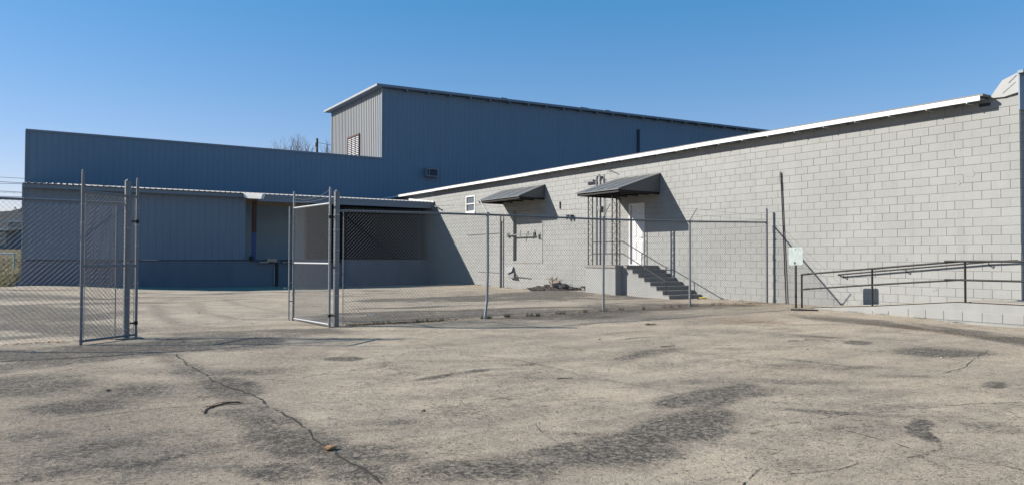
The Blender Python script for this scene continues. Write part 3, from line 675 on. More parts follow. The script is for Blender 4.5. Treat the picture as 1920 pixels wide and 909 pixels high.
# window with white frame
win = MB(); a, b, c, d = OPEN[0]
win.box(WX-.02, WX+.09, a, a+.07, c, d).box(WX-.02, WX+.09, b-.07, b, c, d).box(WX-.02, WX+.09, a+.07, b-.07, d-.06, d).box(WX-.02, WX+.09, a+.07, b-.07, c, c+.06).box(WX+.0, WX+.08, a+.07, b-.07, 2.69, 2.74)
wf = win.build('window', M_WHITE, bld)
m = MB(); m.box(WX+.05, WX+.06, a+.07, b-.07, c+.06, 2.69); m.build('pane', M_GLASS, wf)
m = MB(); m.box(WX+.03, WX+.04, a+.07, b-.07, 2.74, d-.06); m.build('pane', M_GLASS, wf)
m = MB(); m.box(WX-.05, WX+.08, a-.04, b+.04, c-.10, c-.002); m.build('sill', M_WHITE, bld)
m = MB(); m.box(WX+.2, WX+.22, a-.1, b+.1, c-.1, d+.1); m.build('window_backing', M_DARK, bld)
# white panelled door
a, b, c, d = OPEN[1]
m = MB(); m.box(WX-.015, WX+.12, a, a+.055, c, d).box(WX-.015, WX+.12, b-.055, b, c, d).box(WX-.015, WX+.12, a+.055, b-.055, d-.055, d).box(WX-.02, WX+.12, a+.055, b-.055, c, c+.03)
m.build('door_frame', M_WHITE, bld)
dr = MB(); dr.box(WX+.06, WX+.1, a+.058, b-.058, c+.035, d-.058); door = dr.build('door', M_DOORW, bld)
yw = (b-a-.116); 
for ci in range(2):
    ya = a+.058+.09+ci*(yw-.06)/2; yb = ya+(yw-.30)/2+.0
    for (za, zb) in ((c+.2, c+.85), (c+1.0, c+1.55), (c+1.68, c+1.98)):
        m = MB()
        e = .02
        m.add([(WX+.058, yb, za), (WX+.058, ya, za), (WX+.058, ya, zb), (WX+.058, yb, zb), (WX+.046, yb-e, za+e), (WX+.046, ya+e, za+e), (WX+.046, ya+e, zb-e), (WX+.046, yb-e, zb-e)],
              [(4, 5, 6, 7), (0, 1, 5, 4), (1, 2, 6, 5), (2, 3, 7, 6), (3, 0, 4, 7)])
        m.build('door_panel', M_DOORW, door, fix=False)
m = MB(); m.tube((WX+.06, a+.12, c+.98), (WX+.0, a+.12, c+.98), .012, 8).tube((WX+.01, a+.12, c+.98), (WX-.03, a+.12, c+.98), .03, 10); m.build('handle', M_GALV, door, smooth=False)
# awnings
def awning(ya, yb, xf, zt, zf, label, post=False):
    x1 = WX-.004
    m = MB(); t = .035
    m.hexa([(xf-.05, ya-.03, zf), (x1, ya-.03, zt-t), (x1, yb+.03, zt-t), (xf-.05, yb+.03, zf)], [(xf-.05, ya-.03, zf+t), (x1, ya-.03, zt), (x1, yb+.03, zt), (xf-.05, yb+.03, zf+t)])
    aw = m.build('awning', M_AWN, bld); aw['label'] = label
    sl = (zt-zf-t)/(x1-xf+.05)
    for k in range(1, 4):
        y = ya+(yb-ya)*k/4; mm = MB()
        mm.hexa([(xf-.05, y-.02, zf+t), (x1, y-.02, zt), (x1, y+.02, zt), (xf-.05, y+.02, zf+t)], [(xf-.05, y-.012, zf+t+.012), (x1, y-.012, zt+.012), (x1, y+.012, zt+.012), (xf-.05, y+.012, zf+t+.012)])
        mm.build('standing_seam', M_AWN, aw)
    for y in (ya, yb):
        mm = MB(); mm.prism([(xf, y, zf), (x1, y, zf), (x1, y, zt-t)], (0, .02 if y == ya else -.02, 0)); mm.build('side_cheek', M_AWN, aw)
    mm = MB(); mm.box(xf, xf+.03, ya+.02, yb-.02, zf-.085, zf+.01).box(xf+.03, x1, ya+.02, ya+.05, zf-.085, zf-.002).box(xf+.03, x1, yb-.05, yb-.02, zf-.085, zf-.002)
    mm.build('awning_frame', M_IRON, aw)
    for k in range(1, 4):
        y = ya+(yb-ya)*k/4; q = MB(); q.box(xf+.03, x1, y-.02, y+.02, zf-.06, zf-.004); q.build('rafter', M_IRON, aw)
    return aw
aw1 = awning(25.87, 29.3, 16.90, 3.16, 2.58, 'wide grey sheet metal awning over the blocked loading door')
aw2 = awning(18.87, 21.17, 16.31, 2.98, 2.31, 'grey sheet metal awning on iron posts over the white door')
# the iron lattice posts that carry the porch awning
def lattice(p, q, zb, zt, parent):
    m = MB(); p = Vector(p); q = Vector(q); d = (q-p)
    for s in (p, q): m.box(s.x-.014, s.x+.014, s.y-.014, s.y+.014, zb, zt)
    nz = 7; hgt = (zt-zb)/nz; mid = (p+q)/2
    for k in range(nz):
        z0 = zb+k*hgt; pr = None; s = 1 if k % 2 else -1
        for i in range(9):
            t = i/8*math.pi; w = math.sin(t)*.42*s; zz = z0+hgt*(i/8); pt = (mid.x+d.x*w, mid.y+d.y*w, zz)
            if pr: m.tube(pr, pt, .006, 4, cap=False)
            pr = pt
        pr = None
        for i in range(9):
            t = i/8*2*math.pi; pt = (mid.x+d.x*(.18*math.cos(t)-s*.15), mid.y+d.y*(.18*math.cos(t)-s*.15), z0+hgt*.5+.04*math.sin(t))
            if pr: m.tube(pr, pt, .005, 4, cap=False)
            pr = pt
        m.tube((p.x, p.y, z0), (q.x, q.y, z0), .006, 4)
    return m.build('post', M_IRON, parent)
PZ = -.237
lattice((16.50, 20.75, 0), (16.70, 20.75, 0), PZ, 2.26, aw2)
lattice((16.50, 19.44, 0), (16.69, 19.44, 0), PZ, 2.26, aw2)
lattice((16.69, 19.26, 0), (16.69, 19.41, 0), PZ, 2.26, aw2)
# wall fittings
m = MB(); x = WX-.12
m.path([(x, 22.22, PZ-.9), (x, 22.22, 2.98)], .045, 10)
pr = None
for i in range(9):
    t = math.pi*i/8; pt = (x, 22.11+.11*math.cos(t), 2.98+.2*math.sin(t)+.02)
    if pr: m.tube(pr, pt, .045, 10)
    pr = pt
m.path([(x, 22.0, 2.98), (x, 22.0, 2.4)], .045, 10)
m.build('vent_pipe', M_GALVD, bld)
m = MB(); m.tube((WX, 22.42, 3.02), (WX-.15, 22.42, 3.02), .03, 8).box(WX-.17, WX-.10, 22.40, 22.98, 2.98, 3.06); m.build('pipe_stub', M_GALVD, bld)
m = MB(); m.path([(WX-.03, 21.9, -.6), (WX-.03, 21.9, 3.22)], .014, 6); m.path([(WX-.03, 21.82, .2), (WX-.03, 21.82, 3.05)], .012, 6); m.build('conduit', M_GALVD, bld)
m = MB(); m.box(WX-.13, WX, 22.0, 22.2, 1.84, 2.0); m.build('junction_box', M_GALVD, bld)
mb_ = MB(); mb_.box(WX-.16, WX, 0, .13, 0, .11).tube((WX-.1, .065, .0), (WX-.16, .065, -.05), .04, 8); ME_L = mb_.mesh('flood_lamp', M_DARK, (0, 0, 0))
inst('flood_lamp', ME_L, (0, 24.03, 1.65), bld); inst('flood_lamp', ME_L, (0, 23.82, 1.64), bld)
m = MB(); m.path([(WX-.02, 32.66, 1.15), (WX-.02, 29.45, 1.17)], .016, 6); m.path([(WX-.02, 31.56, -.67), (WX-.02, 29.45, -.69)], .014, 6); m.build('conduit', M_GALVD, bld)
m = MB(); m.box(WX-.08, WX-.02, 29.40, 29.45, -1.35, 1.73); m.build('downpipe', M_GALV, bld)
m = MB(); m.tube((WX-.12, 29.30, -1.4), (WX-.12, 29.30, 2.0), .04, 10).tube((WX-.12, 29.30, 1.7), (WX, 29.35, 1.7), .012, 6).tube((WX-.12, 29.30, .0), (WX, 29.35, .0), .012, 6); m.build('standpipe', M_GALVD, bld)
m = MB(); m.box(WX-.10, WX-.05, 26.8, 28.78, 1.03, 1.075).box(WX-.12, WX-.02, 28.68, 28.8, .97, 1.12)
m.tube((WX-.08, 27.65, .85), (WX-.08, 27.65, 1.25), .018, 6).tube((WX-.08, 27.05, .98), (WX-.08, 27.05, 1.18), .03, 8); m.build('lock_bar', M_GALVD, bld)
m = MB(); m.box(WX-.09, WX-.0, 26.52, 26.64, .95, 1.12).tube((WX-.07, 26.47, 1.1), (WX-.07, 26.55, 1.24), .02, 6).tube((WX-.07, 26.42, .95), (WX-.07, 26.66, .99), .022, 6); m.build('lock_keeper', M_DARK, bld)
m = MB(); m.box(WX-.02, WX+.135, 26.02, 28.42, -.21, -.125); m.build('door_sill', M_CONC, bld)
m = MB(); m.box(WX-.02, WX-.001, 26.02, 26.06, -.12, 2.12); m.build('door_trim', M_TRIMLT, bld)
m = MB(); m.prism([(WX-.01, 29.05, -.42), (WX-.03, 28.3, -.38), (WX-.16, 28.25, -.62), (WX-.16, 28.75, -.72)], (-.02, 0, .005)); m.prism([(WX-.03, 28.75, -.75), (WX-.12, 28.1, -.68), (WX-.2, 28.0, -.9), (WX-.12, 28.5, -.92)], (-.015, 0, .02))
m.tube((WX-.1, 28.3, -.8), (WX-.04, 26.9, -.88), .02, 6); m.build('broken_bumper', M_GALVD, bld)
m = MB(); m.tube((WX-.04, 24.75, 2.35), (WX-.04, 24.75, 2.05), .03, 6); m.build('spigot', M_GALVD, bld)
m = MB(); m.path([(WX-.02, 21.6, 3.3), (WX-.1, 21.5, 3.36), (WX-.12, 21.1, 3.2)], .012, 5); m.build('cable_stub', M_CABLE, bld)
m = MB(); m.tube((WX-.03, 36.4, 2.85), (WX-.28, 35.6, 2.72), .035, 8); m.build('drain_spout', M_GALVD, bld)
# ramp handrail fixed on the block wall
wr = [(WX-.10, 7.66, -.02), (WX-.10, 8.3, -.055), (WX-.10, 12.0, -.42)]
m = MB(); m.path(wr, .02, 8)
m.tube(wr[2], (WX, 12.0, -.44), .018, 8)
for yb_, zb_ in ((8.25, -.06), (10.15, -.24), (11.85, -.41)): m.path([(WX-.10, yb_, zb_-.02), (WX-.08, yb_, zb_-.08), (WX, yb_, zb_-.09)], .012, 6)
m.build('wall_handrail', M_IRON, bld)

# ================================================================ METAL BUILDINGS
def rib_mesh(name, mat, w, h, pitch=.305, rh=.018, bw=.075, tw=.032, axis='X'):
    # ribbed sheet; axis X: runs along +X facing -Y; axis Y: runs along +Y facing -X; ribs proud of 0
    prof = [(0, 0)]
    n_ = int(round(w/pitch))
    for i in range(n_):
        c = (i+.5)*pitch
        for k_ in (-1, 1):           # two low minor ribs between the major ones
            pass
        prof += [(c-bw/2, 0), (c-tw/2, rh), (c+tw/2, rh), (c+bw/2, 0)]
    prof.append((w, 0))
    m = MB(); vs = []
    for (u, d) in prof:
        for z in (0, h): vs.append((u, -d, z) if axis == 'X' else (-d, u, z))
    fs = []
    for i in range(len(prof)-1):
        q = (2*i, 2*i+2, 2*i+3, 2*i+1); fs.append(q if axis == 'X' else q[::-1])
    m.add(vs, fs); return m.mesh(name, mat, (0, 0, 0), fix=False)
SH = .915
YF = 43.3        # tall front plane
YL = 36.9        # dock front plane
low = empty('dock_warehouse', (9, YL, -1.4), 'long low grey ribbed metal warehouse with shaded front and loading dock canopy', 'building')
XL = -.71
ME_UP = rib_mesh('siding_panel', M_STEELSH, SH, 6.20-3.0)
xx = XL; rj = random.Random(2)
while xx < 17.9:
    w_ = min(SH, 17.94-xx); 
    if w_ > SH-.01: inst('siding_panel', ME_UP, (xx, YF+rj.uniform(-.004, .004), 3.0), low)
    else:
        me_ = rib_mesh('siding_panel', M_STEELSH, w_, 3.2, pitch=.305); inst('siding_panel', me_, (xx, YF, 3.0), low)
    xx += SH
m = MB(); m.box(XL, 17.94, YF+.01, YF+.2, 3.0, 6.2).box(XL, XL+.2, YF+.2, 60, -1.3, 6.2).box(XL+.2, 17.9, YF+.2, 60, 5.9, 6.1); m.build('wall_backing', M_STEELSH, low)
m = MB(); m.box(XL-.04, 17.92, YF-.05, YF+.3, 6.17, 6.27).box(XL-.05, XL+.01, YF-.05, YF+.05, 2.9, 6.17); m.build('parapet_cap', M_TRIM, low)
m = MB(); m.box(XL-.035, XL-.03, YF-.02, YF+.1, 4.2, 6.0); m.build('corner_trim', M_TRIMLT, low)
# lower extension front
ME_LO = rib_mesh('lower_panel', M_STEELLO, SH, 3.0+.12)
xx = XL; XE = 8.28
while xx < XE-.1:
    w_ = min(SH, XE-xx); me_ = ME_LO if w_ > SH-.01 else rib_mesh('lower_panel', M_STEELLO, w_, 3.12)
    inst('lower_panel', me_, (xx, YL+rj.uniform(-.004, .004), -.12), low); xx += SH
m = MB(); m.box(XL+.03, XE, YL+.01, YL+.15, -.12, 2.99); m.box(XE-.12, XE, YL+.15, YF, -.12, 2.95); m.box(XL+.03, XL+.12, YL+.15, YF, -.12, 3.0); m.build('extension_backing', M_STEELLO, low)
m = MB(); m.box(XL-.02, XL+.03, YL-.04, YL+.05, -.1, 3.0); m.build('corner_trim', M_TRIMLT, low)
m = MB(); m.box(XL-.005, 18.185, YL-.03, YF, -1.75, -.14); m.build('dock_wall', M_BASE, low)
m = MB(); m.box(XL-.17, 3.8, YL-.14, YL-.031, -1.6, -1.02+.0); m.build('plinth', M_BASE, low)
m = MB(); m.box(XL, 8.5, YL-.045, YL-.031, -.175, -.15); m.build('dock_edge', M_DARK, low)
m = MB(); m.box(8.3, 17.7, YL-.02, YF, -.139, -.12); m.build('dock_floor', M_CONC, low)
m = MB(); m.box(17.60, 17.72, YL+.3, YF-.14, -.139, 3.1); m.build('added_shade_wall', M_DARK, low)  # added dark sheet, hides the block wall and stands in for its shade
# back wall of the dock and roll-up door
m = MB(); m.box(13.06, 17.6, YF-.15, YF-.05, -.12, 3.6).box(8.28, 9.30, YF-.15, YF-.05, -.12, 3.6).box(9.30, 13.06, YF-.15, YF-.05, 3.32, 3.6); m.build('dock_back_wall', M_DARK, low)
m = MB(); m.box(9.3, 13.3, YF-.22, YF-.16, 2.92, 3.32); m.build('lintel', M_LINTEL, low)
m = MB(); z = -.12
while z < 2.9:
    zt_ = min(z+.075, 2.92)
    m.add([(9.3, YF-.16, z), (13.06, YF-.16, z), (13.06, YF-.185, (z+zt_)/2), (9.3, YF-.185, (z+zt_)/2), (9.3, YF-.16, zt_), (13.06, YF-.16, zt_)], [(0, 1, 2, 3), (3, 2, 5, 4)]); z = zt_
rd = m.build('roll_up_door', M_ROLL, low, fix=False)
m = MB(); m.box(9.2, 9.3, YF-.22, YF-.12, -.12, 2.92).box(13.06, 13.16, YF-.22, YF-.12, -.12, 2.92); m.build('door_track', M_TRIM, low)
# canopy: corrugated roof edge seen end-on, fascia and post
CY = 36.45; SL = .088
def corr(x0, x1, pitch=.2285):
    m = MB(); prof = []; x = x0
    while x < x1-.001:
        prof += [(x, 0), (x+pitch*.70, 0), (x+pitch*.78, .034), (x+pitch*.92, .034)]; x += pitch
    prof.append((x1, 0)); prof = [(min(a, x1), b) for a, b in prof]
    vs = []
    ny_ = [CY, 40.0, YF-.06]
    for yq in ny_:
        for (u, d) in prof: vs.append((u, yq, 3.045+(yq-CY)*SL+d))
    for (u, d) in prof: vs.append((u, CY, 3.045+d-.012))
    N = len(prof); fs = []
    for j in range(2):
        for i in range(N-1): fs.append((j*N+i, j*N+i+1, (j+1)*N+i+1, (j+1)*N+i))
    for i in range(N-1): fs.append((3*N+i, 3*N+i+1, i+1, i))
    m.add(vs, fs); return m
SP = .2285*16
x = XL
while x < 18.1:
    corr(x, min(x+SP, 18.15)).build('roof_sheet', M_ROOFMET, low, fix=False); x += SP
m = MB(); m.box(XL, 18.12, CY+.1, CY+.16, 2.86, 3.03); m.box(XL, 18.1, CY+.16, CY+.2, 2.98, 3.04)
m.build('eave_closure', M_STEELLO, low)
m = MB()
m.box(8.75, 18.02, CY+.0, CY+.09, 2.86, 3.02).box(8.75, 18.02, CY-.04, CY+.0, 2.94, 3.02).box(8.75, 18.02, CY+.02, CY+.16, 2.70, 2.86)
m.build('fascia_beam', M_TRIM, low)
m = MB(); m.prism([(8.06, CY-.05, 3.05), (8.08, CY-.07, 2.88), (8.12, CY-.12, 2.80), (8.68, CY-.85, 2.74), (8.70, CY-.88, 2.83), (8.74, CY-.92, 2.98)], (.16, .12, 0))
m.build('gutter_end', M_FASC, low)
m = MB(); m.hexa([(8.3, YL+.2, 2.98), (18.1, YL+.2, 2.98), (18.1, YF-.1, 3.52), (8.3, YF-.1, 3.52)], [(8.3, YL+.2, 3.02), (18.1, YL+.2, 3.02), (18.1, YF-.1, 3.56), (8.3, YF-.1, 3.56)]); m.build('canopy_ceiling', M_TRIMLT, low)
m = MB(); m.hexa([(18.10, CY-.05, 3.02), (18.19, CY-.05, 3.02), (18.19, 39.6, 3.33), (18.10, 39.6, 3.33)], [(18.10, CY-.05, 3.09), (18.19, CY-.05, 3.09), (18.19, 39.6, 3.46), (18.10, 39.6, 3.46)]); m.build('wall_flashing', M_FASC, low)
m = MB(); m.prism([(18.03, CY, 3.02), (18.03, CY, 2.70), (18.19, CY, 2.55), (18.19, CY, 3.0)], (0, .35, 0)); m.build('fascia_return', M_TRIM, low)
m = MB(); m.box(8.57, 8.76, YL-.18, YL-.02, 1.2, 2.74); m.build('canopy_post', M_RUST, low)
m = MB(); m.box(8.575, 8.755, YL-.175, YL-.025, -.14, 1.2).box(8.5, 8.83, YL-.25, YL-.01, -.16, -.10); m.build('canopy_post_base', M_BLUE, low)
# dock bumpers and wear plates
mb_ = MB(); mb_.box(0, .62, -.16, 0, 0, .14); ME_BP = mb_.mesh('dock_bumper', M_RUBBER, (0, 0, 0))
inst('dock_bumper', ME_BP, (8.95, YL-.03, -.29), low); inst('dock_bumper', ME_BP, (10.0, YL-.03, -.27), low); inst('dock_bumper', ME_BP, (12.4, YL-.03, -.27), low)
m = MB(); m.box(9.28, 9.75, YL-.22, YL-.03, -.22, -.06); m.build('dock_timber', M_TAN, low)
m = MB(); m.box(8.9, 9.35, YL-.24, YL-.19, -.27, -.2).box(10.0, 10.7, YL-.24, YL-.19, -.25, -.2); m.build('dock_angle', M_GALV, low)
m = MB(); m.box(9.72, 9.84, YL-.10, YL-.031, -1.55, -.25); m.build('guide_post', M_RUBBER, low)
m = MB(); m.box(9.64, 9.68, YL-.10, YL-.05, -1.3, -.45); m.build('guide_bar', M_TRIMLT, low)
m = MB(); m.tube((8.45, YL-.2, .02), (8.6, YL-.2, -.12), .1, 8); m.build('rolled_dock_seal', M_RUBBER, low)

# tall building behind
tall = empty('tall_metal_warehouse', (36, YF, -1.4), 'tall grey ribbed metal warehouse with sunlit left end and dark eave', 'building')
XT = 17.94; ze = lambda x: 10.62+(x-18)*.0182
ME_T = rib_mesh('siding_panel', M_STEELSH, SH, 8.4)
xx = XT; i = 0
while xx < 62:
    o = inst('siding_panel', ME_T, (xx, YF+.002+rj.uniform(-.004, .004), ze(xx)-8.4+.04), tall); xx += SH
m = MB(); m.hexa([(XT, YF+.03, 2.0), (62.5, YF+.03, 2.0), (62.5, 52.79, 2.0), (XT+.03, 52.79, 2.0)], [(XT, YF+.03, ze(18)), (62.5, YF+.03, ze(62.5)), (62.5, 52.79, ze(62.5)), (XT+.03, 52.79, ze(18))]); m.build('wall_backing', M_STEELSH, tall)
ME_TS = rib_mesh('end_panel', M_STEELLIT, SH, 6.4, rh=.036, axis='Y')
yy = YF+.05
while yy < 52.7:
    w_ = min(SH, 52.79-yy); me_ = ME_TS if w_ > SH-.01 else rib_mesh('end_panel', M_STEELLIT, w_, 6.4, rh=.036, axis='Y')
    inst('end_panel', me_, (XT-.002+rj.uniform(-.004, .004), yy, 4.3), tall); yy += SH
m = MB(); m.box(XT-.05, XT+.02, YF-.045, YF+.05, 6.29, 10.64); m.build('corner_trim', M_TRIMLT, tall)
m = MB(); m.box(XT-.05, XT+.02, 52.79, 52.86, 4.3, 10.7); m.build('corner_trim', M_TRIMLT, tall)
m = MB(); m.hexa([(17.45, YF-.38, ze(18)+.05), (62.5, YF-.38, ze(62.5)+.05), (62.5, 53.1, ze(62.5)+.05), (17.45, 53.1, ze(18)+.05)], [(17.45, YF-.38, ze(18)+.20), (62.5, YF-.38, ze(62.5)+.20), (62.5, 53.1, ze(62.5)+.20), (17.45, 53.1, ze(18)+.20)])
m.build('roof', M_TRIM, tall)
m = MB(); m.box(17.41, 17.448, YF-.40, 53.15, ze(18)+.06, ze(18)+.19); m.build('gutter', M_TRIMLT, tall)
mb_ = MB(); mb_.box(-.05, .05, 0, .35, -.12, 0); ME_PU = mb_.mesh('eave_purlin', M_TRIM, (0, 0, 0))
x = 19.5
while x < 61:
    inst('eave_purlin', ME_PU, (x, YF-.36, ze(x)+.05), tall); x += 1.55
for (x, w_) in ((26.6, .5), (33.5, .8), (35.9, .5)):
    m = MB(); m.box(x, x+w_, YF-.2, YF+.1, ze(x)+.2, ze(x)+.30); m.build('roof_flashing', M_TRIM, tall)
# louvred vent
lv = MB(); ya, yb, za, zb = 47.1, 49.3, 6.3, 8.33
lv.box(XT-.09, XT-.03, ya, ya+.09, za, zb).box(XT-.09, XT-.03, yb-.09, yb, za, zb).box(XT-.09, XT-.03, ya+.09, yb-.09, zb-.09, zb)
for k in (1, 2): yq = ya+(yb-ya)*k/3; lv.box(XT-.085, XT-.03, yq-.045, yq+.045, za, zb-.09)
lvo = lv.build('louvre_vent', M_RUST, tall)
m = MB(); m.box(XT-.045, XT-.038, ya+.05, yb-.05, za, zb-.05); m.build('vent_backing', M_DARK, lvo)
mb_ = MB(); mb_.prism([(-.085, 0, 0), (-.05, 0, .045), (-.05, 0, .06), (-.085, 0, .015)], (0, .58, 0)); ME_LV = mb_.mesh('louvre', M_WHITE, (0, 0, 0))
for c_ in range(3):
    for k in range(15):
        z = za+.02+k*.128
        inst('louvre', ME_LV, (XT, ya+.065+c_*(yb-ya)/3*.985, z), lvo)
# wall air unit
m = MB(); m.box(20.86, 21.72, YF-.35, YF+.02, 5.24, 5.78); ac = m.build('air_conditioner', M_TRIM, tall)
m = MB(); m.box(20.86, 20.92, YF-.38, YF-.352, 5.24, 5.78).box(21.66, 21.72, YF-.38, YF-.352, 5.24, 5.78).box(20.92, 21.66, YF-.38, YF-.352, 5.72, 5.78).box(20.92, 21.66, YF-.38, YF-.352, 5.24, 5.30).box(21.05, 21.09, YF-.38, YF-.352, 5.3, 5.72); m.build('casing', M_STEELLIT, ac)
m = MB(); m.box(20.94, 21.64, YF-.362, YF-.353, 5.31, 5.71); m.build('grille', M_DARK, ac)
# large flat wall panel
m = MB(); m.hexa([(39.5, YF-.08, 2.5), (45.1, YF-.08, 2.5), (45.1, YF-.035, 2.5), (39.5, YF-.035, 2.5)], [(39.5, YF-.08, 10.0), (45.1, YF-.08, 10.15), (45.1, YF-.035, 10.15), (39.5, YF-.035, 10.0)]); m.build('sliding_door', M_STEELSH, tall)
m = MB(); m.box(39.3, 39.49, YF-.12, YF-.035, 2.5, 10.1); m.build('door_jamb', M_DARK, tall)

# ================================================================ PORCH, STEPS, RAMP
po = empty('concrete_porch', (17.3, 19, -1.3), 'painted concrete landing with eight steps down from the white door', 'steps')
m = MB(); m.box(16.44, 18.19, 19.20, 20.83, -1.6, PZ-.08); m.build('landing_wall', M_BLOCK, po)
m = MB(); m.box(16.40, 18.19, 19.16, 20.87, PZ-.08, PZ); m.box(16.74, 18.19, 18.97, 19.16, PZ-.08, PZ); m.build('landing_slab', M_TREAD, po)
m = MB(); m.box(16.76, 18.18, 19.0, 19.199, -1.6, PZ-.08); m.build('stair_core', M_BLOCK, po)
for i in range(1, 8):
    yf = 18.97-.285*i; zt = PZ-.1316*i
    m = MB(); m.box(16.76, 18.19, yf+.012, yf+.296, -1.6, zt-.03); s_ = m.build('step', M_BLOCK, po); q = MB(); q.box(16.764, 18.186, yf+.004, yf+.011, zt-.03-.1, zt-.03); q.build('riser', M_RISER, s_)
    q = MB(); q.box(16.745, 18.188, yf, yf+.284, zt-.03, zt); q.build('tread', M_TREAD, s_)
m = MB(); m.box(16.70, 16.76, 19.05, 19.195, -.5, -.32); m.build('landing_corbel', M_CONC, po)
rl = empty('stair_railing', (16.8, 18.2, -1.2), 'thin black iron handrail running down the porch steps', 'railing')
def stair_z(y): 
    i = max(0, min(7, math.ceil((18.97-y)/.285-1e-6))); return PZ-.1316*i
for nm_, z0, z1 in (('handrail', .58, -.283), ('lower_rail', .165, -.725)):
    m = MB(); m.path([(16.72, 20.74, z0), (16.8, 19.24, z0), (16.8, 17.16, z1), (16.8, 17.05, z1-.01)], .016, 8); m.build(nm_, M_IRON, rl)
for y in (18.28, 17.16):
    t = (19.24-y)/(19.24-17.16); m = MB(); m.tube((16.8, y, stair_z(y)-.01), (16.8, y, .58+(-.283-.58)*t), .016, 8); m.build('post', M_IRON, rl)
tag(MB().tube((17.9, 16.8, -1.27), (18.05, 16.62, -1.24), .03, 6).build('yellow_scrap', worn('yellow_plastic', (.5, .4, .05), (.3, .25, .1), .5)), 'small yellow scrap lying at the foot of the porch steps', 'scrap')

rp = empty('access_ramp', (17.5, 8.5, -1.4), 'low white painted block ramp with sloping top against the wall', 'ramp')
top = [(6.0, -.925), (8.38, -.925), (10.3, -1.12), (12.1, -1.262)]
m = MB()
for (a, za), (b, zb) in zip(top[:-1], top[1:]):
    m.hexa([(16.91, a, -1.7), (18.19, a, -1.7), (18.19, b, -1.7), (16.91, b, -1.7)], [(16.91, a, za-.02), (18.19, a, za+.0), (18.19, b, zb+.0), (16.91, b, zb-.02)])
m.build('ramp_wall', M_BLOCK, rp)
m = MB()
for (a, za), (b, zb) in zip(top[:-1], top[1:]):
    m.hexa([(17.03, a, za), (18.185, a, za+.004), (18.185, b, zb+.004), (17.03, b, zb)], [(17.03, a, za+.006), (18.185, a, za+.01), (18.185, b, zb+.01), (17.03, b, zb+.006)])
m.build('ramp_surface', worn('ramp_concrete', (.36, .32, .265), (.24, .2, .16), .85, amt=.6, sc=3, bumpd=.003), rp)
y = 6.25
while y < 9.7:
    vs, fs = block_verts(16.895, y, y+BL, -1.335, -1.13, bev=.006, dp=.02); m = MB(); m.add(vs, fs); m.build('block', M_BLOCK, rp, fix=False)
    y += BL
y = 9.9
while y < 11.0:
    vs, fs = block_verts(16.90, y, y+BL, -1.39, -1.22-.05*(y-9.9), bev=.006, dp=.02); m = MB(); m.add(vs, fs); m.build('block', M_BLOCK, rp, fix=False)
    y += BL
m = MB(); m.box(16.84, 16.905, 6.0, 9.45, -1.7, -1.355); m.build('footing', M_BLOCK, rp)
rr = empty('ramp_railing', (16.97, 9.5, -1.3), 'black pipe handrail with two rails along the block ramp', 'railing')
def path_obj(nm_, pts, r_, par, mat=M_IRON):
    m = MB(); m.path(pts, r_, 8)
    for p in pts[1:-1]: m.tube((p[0], p[1], p[2]-r_*.6), (p[0], p[1], p[2]+r_*.6), r_*1.0, 8)
    return m.build(nm_, mat, par)
path_obj('top_rail', [(16.95, 12.31, -.41), (16.95, 10.33, -.228), (16.95, 8.25, -.038)], .023, rr)
path_obj('top_rail', [(16.93, 8.62, -.042), (16.93, 6.0, -.035)], .024, rr)
path_obj('lower_rail', [(16.95, 12.31, -.80), (16.95, 10.33, -.618), (16.95, 8.25, -.44)], .021, rr)
path_obj('lower_rail', [(16.93, 8.62, -.448), (16.93, 6.0, -.44)], .022, rr)
for y, zb, zt in ((12.29, -1.34, -.405), (10.33, -1.13, -.225), (8.2, -.94, -.03), (6.1, -.94, -.03)):
    m = MB(); m.tube((16.95, y, zb), (16.95, y, zt), .024, 8); m.build('post', M_IRON, rr)

# ================================================================ SIGN, LEANING POLE
sg = empty('faded_sign', (16.68, 12.26, -1.3), 'weathered blank metal sign on a short dark post by the ramp', 'sign')
m = MB(); m.box(16.655, 16.695, 12.25, 12.29, -1.45, .2); m.build('post', M_IRON, sg)
dv = Vector((0, -1, 0)); nv = Vector((-1, 0, 0)); c0 = Vector((16.652, 12.25, .075)); hw, hh = .215, .235
def cham(hw, hh, cr):
    return [(-hw+cr, -hh), (hw-cr, -hh), (hw, -hh+cr), (hw, hh-cr), (hw-cr, hh), (-hw+cr, hh), (-hw, hh-cr), (-hw, -hh+cr)]
m = MB(); m.prism([tuple(c0+dv*a+Vector((0, 0, b+a*.03))) for a, b in cham(hw, hh, .03)], tuple(nv*.006)); m.build('plate', M_ALU, sg)
m = MB()
for b in (-.17, .17): m.tube(tuple(c0+Vector((0, 0, b))+nv*.004), tuple(c0+Vector((0, 0, b))+nv*.016), .011, 8)
m.build('bolt', M_IRON, sg)
m = MB(); m.prism([tuple(c0+dv*a+Vector((0, 0, b))+nv*.0065) for a, b in ((-.06, -.20), (-.01, -.23), (.0, -.16), (-.03, -.13))], tuple(nv*.002)); m.build('torn_edge', M_DARK, sg)
lp = MB(); lp.path([(WX-.05, 13.68, -1.32), (WX-.035, 13.77, .6), (WX-.03, 13.86, 2.5)], .017, 8)
pr = None
for i in range(11):
    t = 2*math.pi*i/10; pt = (WX-.035, 13.87+.03*math.sin(t), 2.38+.17*math.cos(t))
    if pr: lp.tube(pr, pt, .006, 5)
    pr = pt
tag(lp.build('leaning_pole', M_IRON), 'thin dark pole leaning on the block wall beside the fence end', 'pole')
# flat stop chip at the ramp foot
tag(MB().prism([(15.9, 11.85, -1.30), (16.02, 11.62, -1.31), (16.3, 11.35, -1.31), (16.32, 11.5, -1.31)], (0, 0, .05)).build('loose_iron_bar', M_IRON), 'short dark iron bar lying at the foot of the ramp', 'bar')

